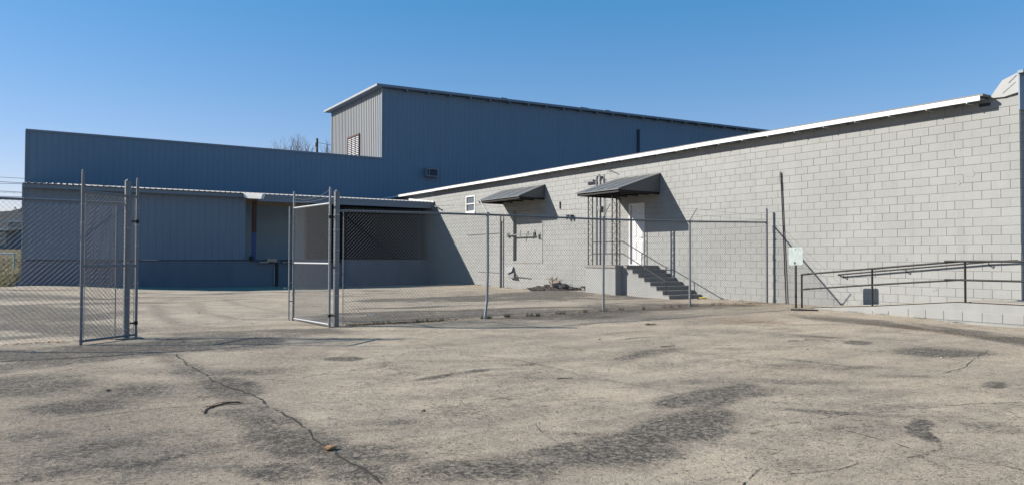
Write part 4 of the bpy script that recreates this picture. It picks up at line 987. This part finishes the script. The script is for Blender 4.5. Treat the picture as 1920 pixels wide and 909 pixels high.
# ================================================================ CHAIN LINK FENCES AND GATE
PIT = .072
def chainlink(m, p0, p1, zb0, zb1, zt0, zt1, r_=.0026, seed=0, tips=True, PIT=.074):
    rnd = random.Random(seed); L = math.hypot(p1[0]-p0[0], p1[1]-p0[1]); H = (zt0-zb0+zt1-zb1)/2
    ux, uy = (p1[0]-p0[0])/L, (p1[1]-p0[1])/L; nx_, ny_ = -uy, ux
    bulge = [(rnd.uniform(.4, 1.2), rnd.uniform(0, 6), rnd.uniform(.3, 1.1)) for _ in range(3)]
    def P(u, w, o):
        t = u/L; k = w/H; zb = zb0+(zb1-zb0)*t; zt = zt0+(zt1-zt0)*t
        b = sum(math.sin(u*f_+p_)*.012*g for f_, p_, g in bulge)*math.sin(math.pi*k)+o
        return (p0[0]+ux*u+nx_*b, p0[1]+uy*u+ny_*b, zb+(zt-zb)*k)
    c = -H
    while c < L+H:
        for s in (1, -1):
            # u = c + s*w
            if s == 1: w0, w1 = max(0, -c), min(H, L-c)
            else: w0, w1 = max(0, c-L), min(H, c)
            if w1-w0 < .01: continue
            n_ = max(1, int(math.ceil((w1-w0)/.6)))
            pts = [P(c+s*(w0+(w1-w0)*i/n_), w0+(w1-w0)*i/n_, .004*s+rnd.uniform(-.002, .002)) for i in range(n_+1)]
            for a, b in zip(pts[:-1], pts[1:]): m.tube(a, b, r_, 3, cap=False)
        c += PIT
    if tips:
        u = PIT/2
        while u < L:
            a = P(u, H, 0); m.tube(a, (a[0]+rnd.uniform(-.008, .008), a[1]+rnd.uniform(-.01, .01), a[2]+.032), r_*1.1, 3, cap=False); u += PIT
def barbed(m, a, b, r_=.0022, sag=.02, seed=0):
    rnd = random.Random(seed); a = Vector(a); b = Vector(b); L = (b-a).length; n_ = max(2, int(L/.4)); pr = None
    for i in range(n_+1):
        t = i/n_; p = a.lerp(b, t); p.z -= sag*4*t*(1-t); p.y += rnd.uniform(-.004, .004)
        if pr is not None: m.tube(pr, p, r_, 4, cap=False)
        pr = p
    k = .06
    while k < L:
        t = k/L; p = a.lerp(b, t); p.z -= sag*4*t*(1-t)
        m.tube(p+Vector((-.006, 0, .016)), p+Vector((.006, 0, -.016)), r_*.8, 3, cap=False); m.tube(p+Vector((.0, -.012, -.01)), p+Vector((0, .012, .01)), r_*.8, 3, cap=False)
        k += .127
def post(par, x, y, zb, zt, r_, mat=None, name='post', cap=True):
    m = MB(); m.tube((x, y, zb), (x, y, zt), r_, 12)
    if cap: m.tube((x, y, zt), (x, y, zt+r_*.7), r_*1.12, 12, r2=r_*.35)
    return m.build(name, mat or M_GALVD, par)
def bands(par, x, y, r_, zs):
    for z in zs:
        m = MB(); m.tube((x, y, z-.011), (x, y, z+.011), r_+.005, 12).box(x-.006, x+.006, y-r_-.035, y-r_, z-.011, z+.011); m.build('tension_band', M_GALV, par)

# right-hand fence run, from the gate to the block wall
fr = empty('chain_link_fence', (11.5, 14.6, -1.4), 'long chain link fence with leaning posts running from the open gate to the block wall', 'fence', None)
FP = [(4.97, 14.30, -1.38, .965), (8.49, 14.32, -1.37, 1.005), (11.87, 14.32, -1.33, 1.005), (14.91, 14.32, -1.31, 1.04), (18.02, 14.25, -1.30, 1.10)]
post(fr, 4.97, 14.30, -1.6, 1.31, .057, M_GALVD, 'gate_post')
bands(fr, 4.97, 14.30, .057, [-1.2, -.75, -.3, .15, .55, .85])
m = MB(); m.tube((5.11, 14.30, -1.36), (5.11, 14.30, .95), .009, 6); m.build('tension_bar', M_GALV, fr)
m = MB(); m.path([(8.37, 14.24, -1.6), (8.39, 14.26, -1.36), (8.47, 14.30, -.95), (8.50, 14.32, -.3), (8.49, 14.32, 1.0)], .031, 10); m.build('post', M_GALV, fr)
for (x, y, zb, zt) in FP[2:4]: post(fr, x, y, zb-.2, zt-.02, .03, M_GALV)
post(fr, 18.02, 14.25, -1.5, 1.46, .036, M_GALVD)
bands(fr, 18.02, 14.25, .036, [-1.1, -.5, .1, .7, 1.05])
for (x, y, dy, dx) in ((8.49, 14.32, .26, -.05), (11.87, 14.32, -.26, 0), (14.91, 14.32, -.26, 0)):
    z = 1.0 if x < 9 else 1.03; m = MB(); m.tube((x, y, z-.05), (x, y, z+.02), .042, 10).tube((x, y, z), (x+dx, y+dy, z+.32), .013, 6); m.build('barb_arm', M_GALV, fr)
for (a, b) in zip(FP[:-1], FP[1:]):
    m = MB(); m.tube((a[0], a[1], a[3]-.03), (b[0], b[1], b[3]-.03), .022, 8); m.build('top_rail', M_GALVD, fr)
m = MB()
for k, (a, b) in enumerate(zip(FP[:-1], FP[1:])):
    a0 = a[0]+(.14 if k == 0 else 0)
    chainlink(m, (a0, a[1]-.03), (b[0], b[1]-.03), a[2]+.05, b[2]+.05, a[3]+.0, b[3]+.0, seed=k)
m.build('chain_link_mesh', M_WIRE, fr, fix=False, stuff=True)
m = MB(); m.tube((5.1, 14.28, -1.31), (18.0, 14.23, -1.22), .003, 4); m.build('tension_wire', M_WIRE, fr)
for k in range(2):
    o_ = -.13-.12*k; zz = .16+.15*k
    m = MB(); barbed(m, (11.87, 14.32+o_, 1.0+zz), (14.91, 14.32+o_, 1.03+zz), seed=k); barbed(m, (14.91, 14.32+o_, 1.03+zz), (18.02, 14.25, 1.16+.12*k), seed=k+5)
    m.build('barbed_wire', M_WIRE, fr, fix=False)
m = MB(); barbed(m, (4.99, 14.3, 1.09), (8.49, 14.55, 1.22), sag=.05); barbed(m, (8.49, 14.55, 1.2), (11.87, 14.1, 1.22), sag=.05); m.build('barbed_wire', M_WIRE, fr, fix=False)

# left-hand fence run
fl = empty('chain_link_fence', (0, 14.4, -1.4), 'chain link fence left of the gate running out of the picture', 'fence')
post(fl, 1.25, 14.36, -1.6, 1.31, .052, M_GALVD, 'gate_post')
bands(fl, 1.25, 14.36, .052, [-1.25, -.7, -.1, .5])
m = MB(); m.tube((1.08, 14.37, -1.36), (1.08, 14.37, .9), .010, 6); m.build('tension_bar', M_GALVD, fl)
for x in (-1.9, -4.9): post(fl, x, 14.42, -1.6, .95, .03, M_GALV)
m = MB(); m.tube((-5.0, 14.42, .955), (1.22, 14.38, .925), .022, 8); m.build('top_rail', M_GALVD, fl)
m = MB(); chainlink(m, (-4.9, 14.39), (1.09, 14.35), -1.38, -1.38, .95, .92, seed=9, PIT=.082, r_=.0021); m.build('chain_link_mesh', M_WIRE, fl, fix=False, stuff=True)
m = MB(); barbed(m, (-4.9, 14.42, 1.05), (1.2, 14.38, 1.02), sag=.0); m.build('barbed_wire', M_WIRE, fl, fix=False)

def gate_leaf(name, hinge, free, zb, zt_rail, zmid, zh, zf, label, matf, droprod=False, seed=0):
    g = empty(name, (hinge[0], hinge[1], zb), label, 'gate', 'leaves of the open double gate'); h = hinge; f_ = free
    post(g, h[0], h[1], zb-.03, zh, .024, matf, 'stile', True); post(g, f_[0], f_[1], zb-.03, zf, .024, matf, 'stile', True)
    for nm_, z in (('top_rail', zt_rail), ('middle_rail', zmid), ('bottom_rail', zb+.03)):
        m = MB(); m.tube((h[0], h[1], z), (f_[0], f_[1], z), .021, 8)
        for p in (h, f_): m.tube((p[0], p[1], z-.03), (p[0], p[1], z+.03), .029, 10)
        m.build(nm_, matf, g)
    d = Vector((f_[0]-h[0], f_[1]-h[1], 0)); L = d.length; d.normalize()
    pa = (h[0]+d.x*.05, h[1]+d.y*.05); pb = (f_[0]-d.x*.05, f_[1]-d.y*.05)
    m = MB(); chainlink(m, pa, pb, zb+.05, zb+.05, zt_rail-.02, zt_rail-.02, r_=.0030, seed=seed, tips=False); m.build('chain_link_mesh', M_WIRE, g, fix=False, stuff=True)
    for p in (pa, pb):
        m = MB(); m.tube((p[0], p[1], zb+.06), (p[0], p[1], zt_rail-.03), .006, 5); m.build('tension_bar', M_GALV, g)
    for p in (h, f_):
        for z in (-1.15, -.8, -.45, .2, .55, .85):
            m = MB(); m.tube((p[0], p[1], z-.012), (p[0], p[1], z+.012), .030, 10); m.build('tension_band', M_GALV, g)
    for k in range(2):
        z0 = zt_rail+.14+.13*k; m = MB(); a = Vector((h[0], h[1], z0)); b = Vector((f_[0], f_[1], z0-.05*(k if seed == 2 else 0))); barbed(m, a, b, r_=.0026, sag=.05*(1+k) if seed == 2 else .01, seed=seed+k) if not (seed == 1 and k) else None
        if m.v: m.build('barbed_wire', M_WIRE, g, fix=False)
    return g, d
g1, d1 = gate_leaf('gate_leaf', (1.41, 14.45), (.55, 13.74), -1.385, 1.05, -.15, 1.37, 1.39, 'left gate leaf of galvanised pipe and chain link, swung open towards the viewer', M_GALVD, seed=1)
for k in range(3):
    t = .25+.27*k; x = 1.41+(.55-1.41)*t; y = 14.45+(13.74-14.45)*t; m = MB(); m.tube((x, y, .93), (x-.05, y-.03, 1.0), .008, 5); m.build('wire_tie', M_GALV, g1)
g2, d2 = gate_leaf('gate_leaf', (4.82, 14.26), (4.63, 16.08), -1.35, 1.07, -.12, 1.38, 1.42, 'right gate leaf of bright galvanised pipe and chain link, swung inwards beside the lot', M_GALV, seed=2)
m = MB(); m.tube((4.54, 16.10, -1.36), (4.54, 16.10, 1.1), .016, 8)
for z in (.75, -.55, -.95): m.tube((4.54, 16.10, z), (4.64, 16.10, z), .012, 6)
m.tube((4.43, 16.07, -.66), (4.57, 16.10, -.64), .014, 6); m.build('drop_rod', M_GALV, g2)
for (g, hx, hy, px, py, zs) in ((g1, 1.41, 14.45, 1.25, 14.36, (.62, -1.15)), (g2, 4.82, 14.26, 4.97, 14.30, (.8, -1.15))):
    for z in zs:
        m = MB(); m.tube((hx, hy, z-.03), (hx, hy, z+.03), .032, 10).tube((hx, hy, z), (px+(hx-px)*.35, py+(hy-py)*.35, z), .016, 6); m.build('hinge', M_IRON, g)
# concrete footings at the gate posts
for (x, y, lb) in ((4.99, 14.27, 'rough concrete collar round the foot of the right gate post'), (1.28, 14.34, 'rough concrete collar round the foot of the left gate post')):
    m = MB(); P_ = [(x+.22*math.cos(t*math.pi/5)*(1+.15*math.sin(t*2.3)), y+.17*math.sin(t*math.pi/5), -1.44) for t in range(10)]; m.prism(P_, (0, 0, .05)); tag(m.build('footing', M_TREAD), lb, 'footing')

# ================================================================ LITTER, WEEDS, LOOSE STONES
def blob(m, c, s, seed, sub=1):
    r = random.Random(seed); t = (1+5**.5)/2
    V_ = [(-1,t,0),(1,t,0),(-1,-t,0),(1,-t,0),(0,-1,t),(0,1,t),(0,-1,-t),(0,1,-t),(t,0,-1),(t,0,1),(-t,0,-1),(-t,0,1)]
    F_ = [(0,11,5),(0,5,1),(0,1,7),(0,7,10),(0,10,11),(1,5,9),(5,11,4),(11,10,2),(10,7,6),(7,1,8),(3,9,4),(3,4,2),(3,2,6),(3,6,8),(3,8,9),(4,9,5),(2,4,11),(6,2,10),(8,6,7),(9,8,1)]
    m.add([(c[0]+a*s[0]*.55*r.uniform(.7, 1.25), c[1]+b*s[1]*.55*r.uniform(.7, 1.25), c[2]+d*s[2]*.55*r.uniform(.7, 1.25)) for a, b, d in V_], F_)
rn = random.Random(21)
m = MB()
for i in range(150): a = rn.random(); x = 16.9+rn.random()*1.25; y = 23.0+rn.random()*2.6; s = rn.uniform(.07, .17)*(1.0-.5*abs(y-24.2)/1.3); blob(m, (x, y, -1.30+.12*rn.random()*(x-16.6)), (s*1.6, s*1.6, s*.45), i)
tag(m.build('dirt_heap', M_DIRT), 'low heap of dark dirt against the block wall', 'dirt', kind='stuff')
m = MB(); blob(m, (17.75, 24.35, -1.02), (.17, .2, .14), 3); blob(m, (17.75, 24.62, -1.12), (.14, .12, .1), 4); tag(m.build('broken_brick', M_TAN), 'pinkish broken masonry chunk on top of the dirt heap', 'rubble')
m = MB(); blob(m, (17.5, 23.95, -1.08), (.25, .22, .14), 5); blob(m, (17.45, 23.45, -1.1), (.23, .2, .12), 6); tag(m.build('refuse_bag', M_RUBBER), 'crumpled black refuse bag on the dirt heap', 'bag')
m = MB()
for i in range(40):
    a = rn.uniform(0, 6.28); x, y = 17.75+rn.gauss(0, .09), 24.5+rn.gauss(0, .12); m.tube((x, y, -1.1), (x+.2*math.cos(a), y+.2*math.sin(a), -1.0+rn.uniform(.05, .28)), .006, 3, cap=False)
tag(m.build('dead_twigs', M_LEAF), 'dry reddish twigs sprouting from the dirt heap', 'twigs', kind='stuff')
def leaf(m, x, y, z, s, r):
    a = r.uniform(0, 6.28); t1, t2 = r.uniform(-.5, .5), r.uniform(-.5, .5); c_, s_ = math.cos(a)*s, math.sin(a)*s
    m.add([(x-c_, y-s_, z+.004), (x+s_*.45, y-c_*.45, z+abs(t1)*s+.004), (x+c_, y+s_, z+.004+abs(t2)*s*.6), (x-s_*.45, y+c_*.45, z+.004)], [(0, 1, 2), (0, 2, 3)])
m = MB()
def fence_y(x): return 14.3
for i in range(2600):
    k = rn.random()
    if k < .42: x = 5.3+abs(rn.gauss(0, 1.1)); y = fence_y(x)+rn.gauss(.05, .10)
    elif k < .62: x = rn.uniform(5, 18); y = fence_y(x)+rn.gauss(.05, .07)
    elif k < .75: x = 17.9+rn.gauss(-.1, .25)-abs(rn.gauss(0, .6)); y = 14.35+rn.gauss(0, .12)
    elif k < .9: y = rn.uniform(17, 31); x = 18.1-abs(rn.gauss(0, .12)); x = min(x, 16.7 if 17 < y < 21 else x)
    else: x = rn.uniform(-.5, 1.2); y = 14.38+rn.gauss(0, .06)
    leaf(m, x, y, float(lot_z(x, y)), rn.uniform(.012, .03), rn)
tag(m.build('leaf_litter', M_LEAF, fix=False), 'dry brown leaf litter caught along the foot of the fence and wall', 'leaves', kind='stuff')
m = MB()
tufts = [(rn.uniform(5.6, 17.5), None) for _ in range(26)]+[(8.5, None)]*3+[(11.9, None)]*2
for (x, _) in tufts:
    y = fence_y(x)+rn.gauss(0, .05)
    for i in range(16):
        a = rn.uniform(0, 6.28); h_ = rn.uniform(.03, .13); w_ = .006; bx, by = x+rn.gauss(0, .05), y+rn.gauss(0, .03); z = float(lot_z(bx, by))
        m.add([(bx-w_, by, z), (bx+w_, by, z), (bx+.07*math.cos(a), by+.07*math.sin(a), z+h_)], [(0, 1, 2)])
for i in range(420):
    y = rn.uniform(6.2, 12); x = 16.85 if y < 9.45 else 16.9; bx, by = x-abs(rn.gauss(0, .03)), y; z = float(lot_z(bx, by)); a = rn.uniform(0, 6.28); dens = math.sin(y*3.1)+math.sin(y*7.7)
    if dens < .3: continue
    m.add([(bx-.005, by, z), (bx+.005, by, z), (bx+.04*math.cos(a), by+.04*math.sin(a), z+rn.uniform(.02, .06))], [(0, 1, 2)])
for (cx_, cy_, n_) in [(10.41, 11.07, 60), (17.5, 24.4, 70), (17.2, 23.8, 50), (17.4, 25.2, 50)]+[(18.08 if not 16.9 < yy < 21 else 16.35, yy, 26) for yy in (15.2, 15.9, 16.7, 19.6, 21.6, 22.4, 23.1, 25.9, 26.8, 27.3, 28.6, 29.2, 30.4, 31.3)]+[(5.25+.13*i, 14.36, 10) for i in range(16)]:
    for i in range(n_):
        bx, by = cx_+rn.gauss(0, .08), cy_+rn.gauss(0, .06); z = float(lot_z(bx, by)); a = rn.uniform(0, 6.28)
        m.add([(bx-.008, by, z), (bx+.008, by, z), (bx+.05*math.cos(a), by+.05*math.sin(a), z+rn.uniform(.01, .05))], [(0, 1, 2)])
tag(m.build('weeds', M_WEED, fix=False), 'small weeds growing in the joints along fence and ramp', 'weeds', kind='stuff')
m = MB()
for i in range(1700):
    y = 3.3+rn.random()**1.5*9; x = rn.uniform(-1.5+y*.0, 2+y*1.35); s = rn.uniform(.002, .006)*(1.5 if rn.random() < .05 else 1); z = float(lot_z(x, y)); blob(m, (x, y, z+s*.3), (s*1.2, s, s*.7), i)
tag(m.build('loose_grit', worn('loose_grit', (.2, .175, .14), (.10, .09, .075), .9, amt=.9, sc=30)), 'loose grit and small stones strewn over the pavement', 'gravel', kind='stuff')
m = MB(); blob(m, (1.80, 5.27, -1.39), (.055, .03, .02), 77); tag(m.build('orange_stone', worn('orange_stone', (.36, .19, .09), (.25, .12, .06), .8)), 'small orange brown stone beside the wide diagonal crack', 'stone')
m = MB()
br = [(1.22, 7.03), (1.26, 7.14), (1.31, 7.23), (1.40, 7.34), (1.50, 7.37), (1.63, 7.375)]
for k in range(4):
    pts = [(x+rn.gauss(0, .012), y+rn.gauss(0, .02)+k*.012, -1.395+rn.uniform(0, .02)) for x, y in br[(k > 1)*2:]]
    m.path(pts, .0035+.002*(k == 0), 5)
tag(m.build('dead_branch', M_DEADWOOD), 'reddish brown dead branch lying along a crack', 'branch')
m = MB()
for (x, y, a, L) in ((8.2, 8.5, .1, .35), (5.1, 7.0, .2, .25), (10.5, 7.9, .3, .3)):
    z = float(lot_z(x, y)); m = MB(); m.tube((x, y, z+.008), (x+L*math.cos(a)*.8, y-L*math.sin(a)*.8, z+.008), .005, 5)
    tag(m.build('stick', M_WOOD), {8.2: 'thin stick lying on the open pavement between fence and viewer', 5.1: 'short stub of wood on the bare pavement near the middle', 10.5: 'thin stick on the pavement below the porch steps'}[x], 'stick')
for (x, y, s, lb) in ((6.6, 16.6, .11, 'flat white scrap lying behind the fence near the gate post'), (10.6, 21.2, .09, 'small white scrap on the pale strip behind the fence'), (-.1, 13.1, .04, 'pale crumpled scrap in front of the left fence'), (10.9, 5.6, .028, 'tiny white scrap on the gritty pavement near the dark arc stain'), (9.9, 7.1, .03, 'small white scrap on open pavement right of the middle')):
    z = float(lot_z(x, y)); m = MB(); m.hexa([(x-s, y-s*.5, z+.003), (x+s, y-s*.8, z+.003), (x+s, y+s*.7, z+.003), (x-s, y+s*.6, z+.003)], [(x-s*.9, y-s*.4, z+.012), (x+s*.9, y-s*.5, z+.008), (x+s*.8, y+s*.6, z+.015), (x-s, y+s*.5, z+.01)])
    tag(m.build('scrap', M_TRIMLT), lb, 'scrap')
rk = random.Random(4)
# dark clods and bits
for i, (x, y) in enumerate([(8.0, 9.75), (3.0, 6.2), (.6, 8.7), (3.3, 19.5)]):
    m = MB(); z = float(lot_z(x, y)); s = rk.uniform(.014, .024); blob(m, (x, y, z+s*.3), (s*1.3, s, s*.8), 300+i); tag(m.build('dirt_clod', M_DIRT), ['dark clod on the pavement out in front of the fence', 'dark clod on the pavement right of the diagonal crack', 'dark clod on the pavement nearer the left gate', 'dark clod far off inside the gate opening'][i], 'clod', 'dark clods on the pavement')

# ================================================================ FAR THINGS
hs = empty('bungalow', (-5, 130, 1.1), 'distant grey single storey house with dark hipped roof and white trimmed windows', 'house')
m = MB(); m.box(-24, 0, 130, 142, .6, 3.95); m.build('wall', M_HOUSE, hs)
m = MB(); m.hexa([(-24.6, 129.4, 3.95), (.6, 129.4, 3.95), (.6, 142.6, 3.95), (-24.6, 142.6, 3.95)], [(-12, 135.9, 4.6), (-3, 135.9, 7.1), (-3, 136.1, 7.1), (-12, 136.1, 4.6)]); m.build('roof', M_SHING, hs)
m = MB(); m.box(-24.6, -2.9, 129.2, 129.42, 3.72, 3.98); m.build('gutter', M_WHITE, hs)
m = MB(); m.box(-4.1, .6, 128.2, 129.5, 4.0, 5.05); m.build('porch_gable', M_HOUSE, hs)
m = MB(); m.box(-4.35, .8, 128.0, 128.25, 4.95, 5.2).box(-4.2, .7, 128.05, 128.2, 3.95, 4.1); m.build('gable_trim', M_WHITE, hs)
for xw in (-3.6, -2.2, -.8):
    m = MB(); m.box(xw, xw+1.2, 128.12, 128.19, 4.2, 4.85); m.build('transom_window', M_GLASS, hs)
m = MB(); m.box(-3.0, -2.84, 128.4, 128.56, 1.1, 4.0).box(-3.2, 0, 129.6, 129.99, 1.1, 3.9); m.build('porch_post', M_TRIM, hs)
m = MB(); m.box(-2.6, -.4, 129.5, 129.58, 1.2, 3.4); m.build('screen_door', M_DARK, hs)
for xw in (-5.9, -9.5):
    m = MB(); m.box(xw, xw+1.5, 129.9, 129.99, 1.7, 3.5); w_ = m.build('window', M_WHITE, hs)
    m = MB(); m.box(xw+.12, xw+1.38, 129.86, 129.89, 1.8, 2.55).box(xw+.12, xw+1.38, 129.86, 129.89, 2.67, 3.4); m.build('pane', M_GLASS, w_)
def conifer(x, y, zb, h_, w_, seed, label):
    t = empty('pine_tree', (x, y, zb), label, 'tree', None); r = random.Random(seed)
    m = MB(); m.tube((x, y, zb), (x, y, zb+h_*.9), .2, 8, r2=.05); m.build('trunk', M_BARK, t)
    m = MB()
    for i in range(520):
        k = r.random(); rad = w_*(1-.7*k)*r.uniform(.3, 1); a = r.uniform(0, 6.28); c = Vector((x+math.cos(a)*rad, y+math.sin(a)*rad, zb+h_*(.35+.62*k)+r.gauss(0, .2))); s = r.uniform(.18, .45)
        d1_ = Vector((r.gauss(0, 1), r.gauss(0, 1), r.gauss(0, .5))).normalized()*s; d2_ = Vector((r.gauss(0, 1), r.gauss(0, 1), r.gauss(0, 1))).normalized()*s*.5
        m.add([c-d1_, c+d2_, c+d1_, c-d2_], [(0, 1, 2, 3)])
    m.build('crown', M_NEEDLE, t, fix=False)
conifer(-3.4, 150, 1.1, 7.0, 2.2, 1, 'dark pine just behind the roof of the distant house')
conifer(-7.6, 152, 1.1, 5.9, 2.4, 2, 'dark bushy pine further left behind the distant house')
conifer(-11, 158, 1.1, 6.5, 3, 3, 'dark pine at the far left beyond the distant house')
# low white rail in the field
fe = empty('field_rail', (-3, 52.5, -.6), 'low pale rail with greenish post standing in the field', 'fence')
zf = field_z(-2, 52.5)
m = MB(); m.tube((-16, 52.5, .17), (-1.36, 52.5, .17), .05, 8); m.build('rail', M_WHITE, fe)
for x in (-1.36, -4.4, -7.4): m = MB(); m.tube((x, 52.5, zf-.4), (x, 52.5, .2), .06, 8); m.build('post', worn('green_post_%d' % int(-x), (.25, .33, .27), (.3, .3, .25), .7), fe)
# utility poles and lines
def pole(x, y, zt, label, cross=False):
    p = empty('utility_pole', (x, y, -1), label, 'pole'); m = MB(); m.tube((x, y, -1.5), (x, y, zt), .15, 10, r2=.12); m.build('shaft', M_WOOD, p)
    m = MB(); m.tube((x-.2, y-.18, zt-.9), (x-.2, y-.18, zt-.5), .09, 8); m.build('insulator', M_TRIMLT, p)
    if cross: m = MB(); m.box(x-1.1, x+1.1, y-.2, y-.1, zt-.8, zt-.68); m.build('crossarm', M_WOOD, p)
    return p
pole(23.9, 75, 12.3, 'dark wooden utility pole top showing above the low warehouse roof')
def cable(a, b, sag, r_, label, group=None):
    m = MB(); a = Vector(a); b = Vector(b); pr = None
    for i in range(17):
        t = i/16; p = a.lerp(b, t); p.z -= sag*4*t*(1-t)
        if pr is not None: m.tube(pr, p, r_, 5, cap=False)
        pr = p
    tag(m.build('power_line', M_CABLE, fix=False), label, 'cable', group)
cable((23.9, 75, 11.9), (60, 70, 10.2), 1.0, .022, 'thin cable running right from the pole top behind the tall warehouse')
cable((-34, 75, 7.9), (6, 75, 6.7), .5, .016, 'highest thin power line crossing the sky left of the warehouse')
cable((-34, 75, 7.5), (6, 75, 6.15), .3, .02, 'second power line from the top left of the warehouse')
cable((-34, 75, 6.0), (6, 75, 6.4), .3, .018, 'power line crossing the second one left of the warehouse')
cable((-34, 75, 6.6), (6, 75, 5.35), .25, .02, 'third power line down left of the warehouse')
cable((-34, 75, 5.2), (6, 75, 5.15), .2, .02, 'lowest pair power line just above the fence rail')
pole(6, 75, 6.9, 'low wooden utility pole hidden behind the low warehouse', True); pole(-34, 75, 8.2, 'wooden utility pole off to the left of the field', True)
# bare tree behind the roof
def bare_tree(x, y, zb, H, seed, label, spread=1.0):
    t = empty('bare_tree', (x, y, zb), label, 'tree'); r = random.Random(seed); tr = MB(); tw = MB()
    def grow(p, d, L, rad, lev):
        n_ = 3; q = p
        for i in range(n_):
            d = (d+Vector((r.gauss(0, .13), r.gauss(0, .13), .03))).normalized(); nq = q+d*L/n_; r2 = rad*.93
            (tr if lev < 2 else tw).tube(q, nq, rad, 5 if lev < 3 else 3, r2=r2, cap=False); q = nq; rad = r2
            if lev >= 2 and r.random() < .7: 
                dd = (d+Vector((r.gauss(0, .7), r.gauss(0, .7), r.uniform(-.1, .6)))).normalized(); tw.tube(q, q+dd*L*.3, rad*.6, 3, r2=rad*.3, cap=False)
        if lev < 6:
            for k in range(3 if lev < 4 else 2):
                dd = (d+Vector((r.gauss(0, .48), r.gauss(0, .48), r.uniform(-.05, .35)))).normalized(); grow(q, dd, L*r.uniform(.6, .8), rad*.72, lev+1)
    grow(Vector((x, y, zb)), Vector((0, 0, 1)), H*.30, .24, 0)
    k_ = H/(max(p[2] for p in tw.v)-zb)
    tp = [p[0] for p in tw.v if (p[2]-zb)*k_ > H*.86]; mx = sum(tp)/len(tp)-x; sd_ = (sum((t_-x-mx)**2 for t_ in tp)/len(tp))**.5; sx = spread/sd_
    for q_ in (tr, tw): q_.v = [(x+((a-x)-mx*(c-zb)*k_/H)*(1+(sx-1)*min(1, (c-zb)*k_/H/.8)), y+(b-y)*k_, zb+(c-zb)*k_) for a, b, c in q_.v]
    tr.build('trunk', M_BARK, t, fix=False); tw.build('crown', M_BARK, t, fix=False)
bare_tree(22.1, 71.6, -.6, 13.3, 4, 'leafless tree whose branches show above the low warehouse roof', .95)
bare_tree(20.2, 72.0, -.6, 12.75, 12, 'leafless tree with low spreading top, left of the taller bare one', .8)
bare_tree(25.2, 73.0, -.6, 12.7, 9, 'smaller leafless tree right of the utility pole', .5)

for me_ in list(bpy.data.meshes):
    if me_.users == 0: bpy.data.meshes.remove(me_)
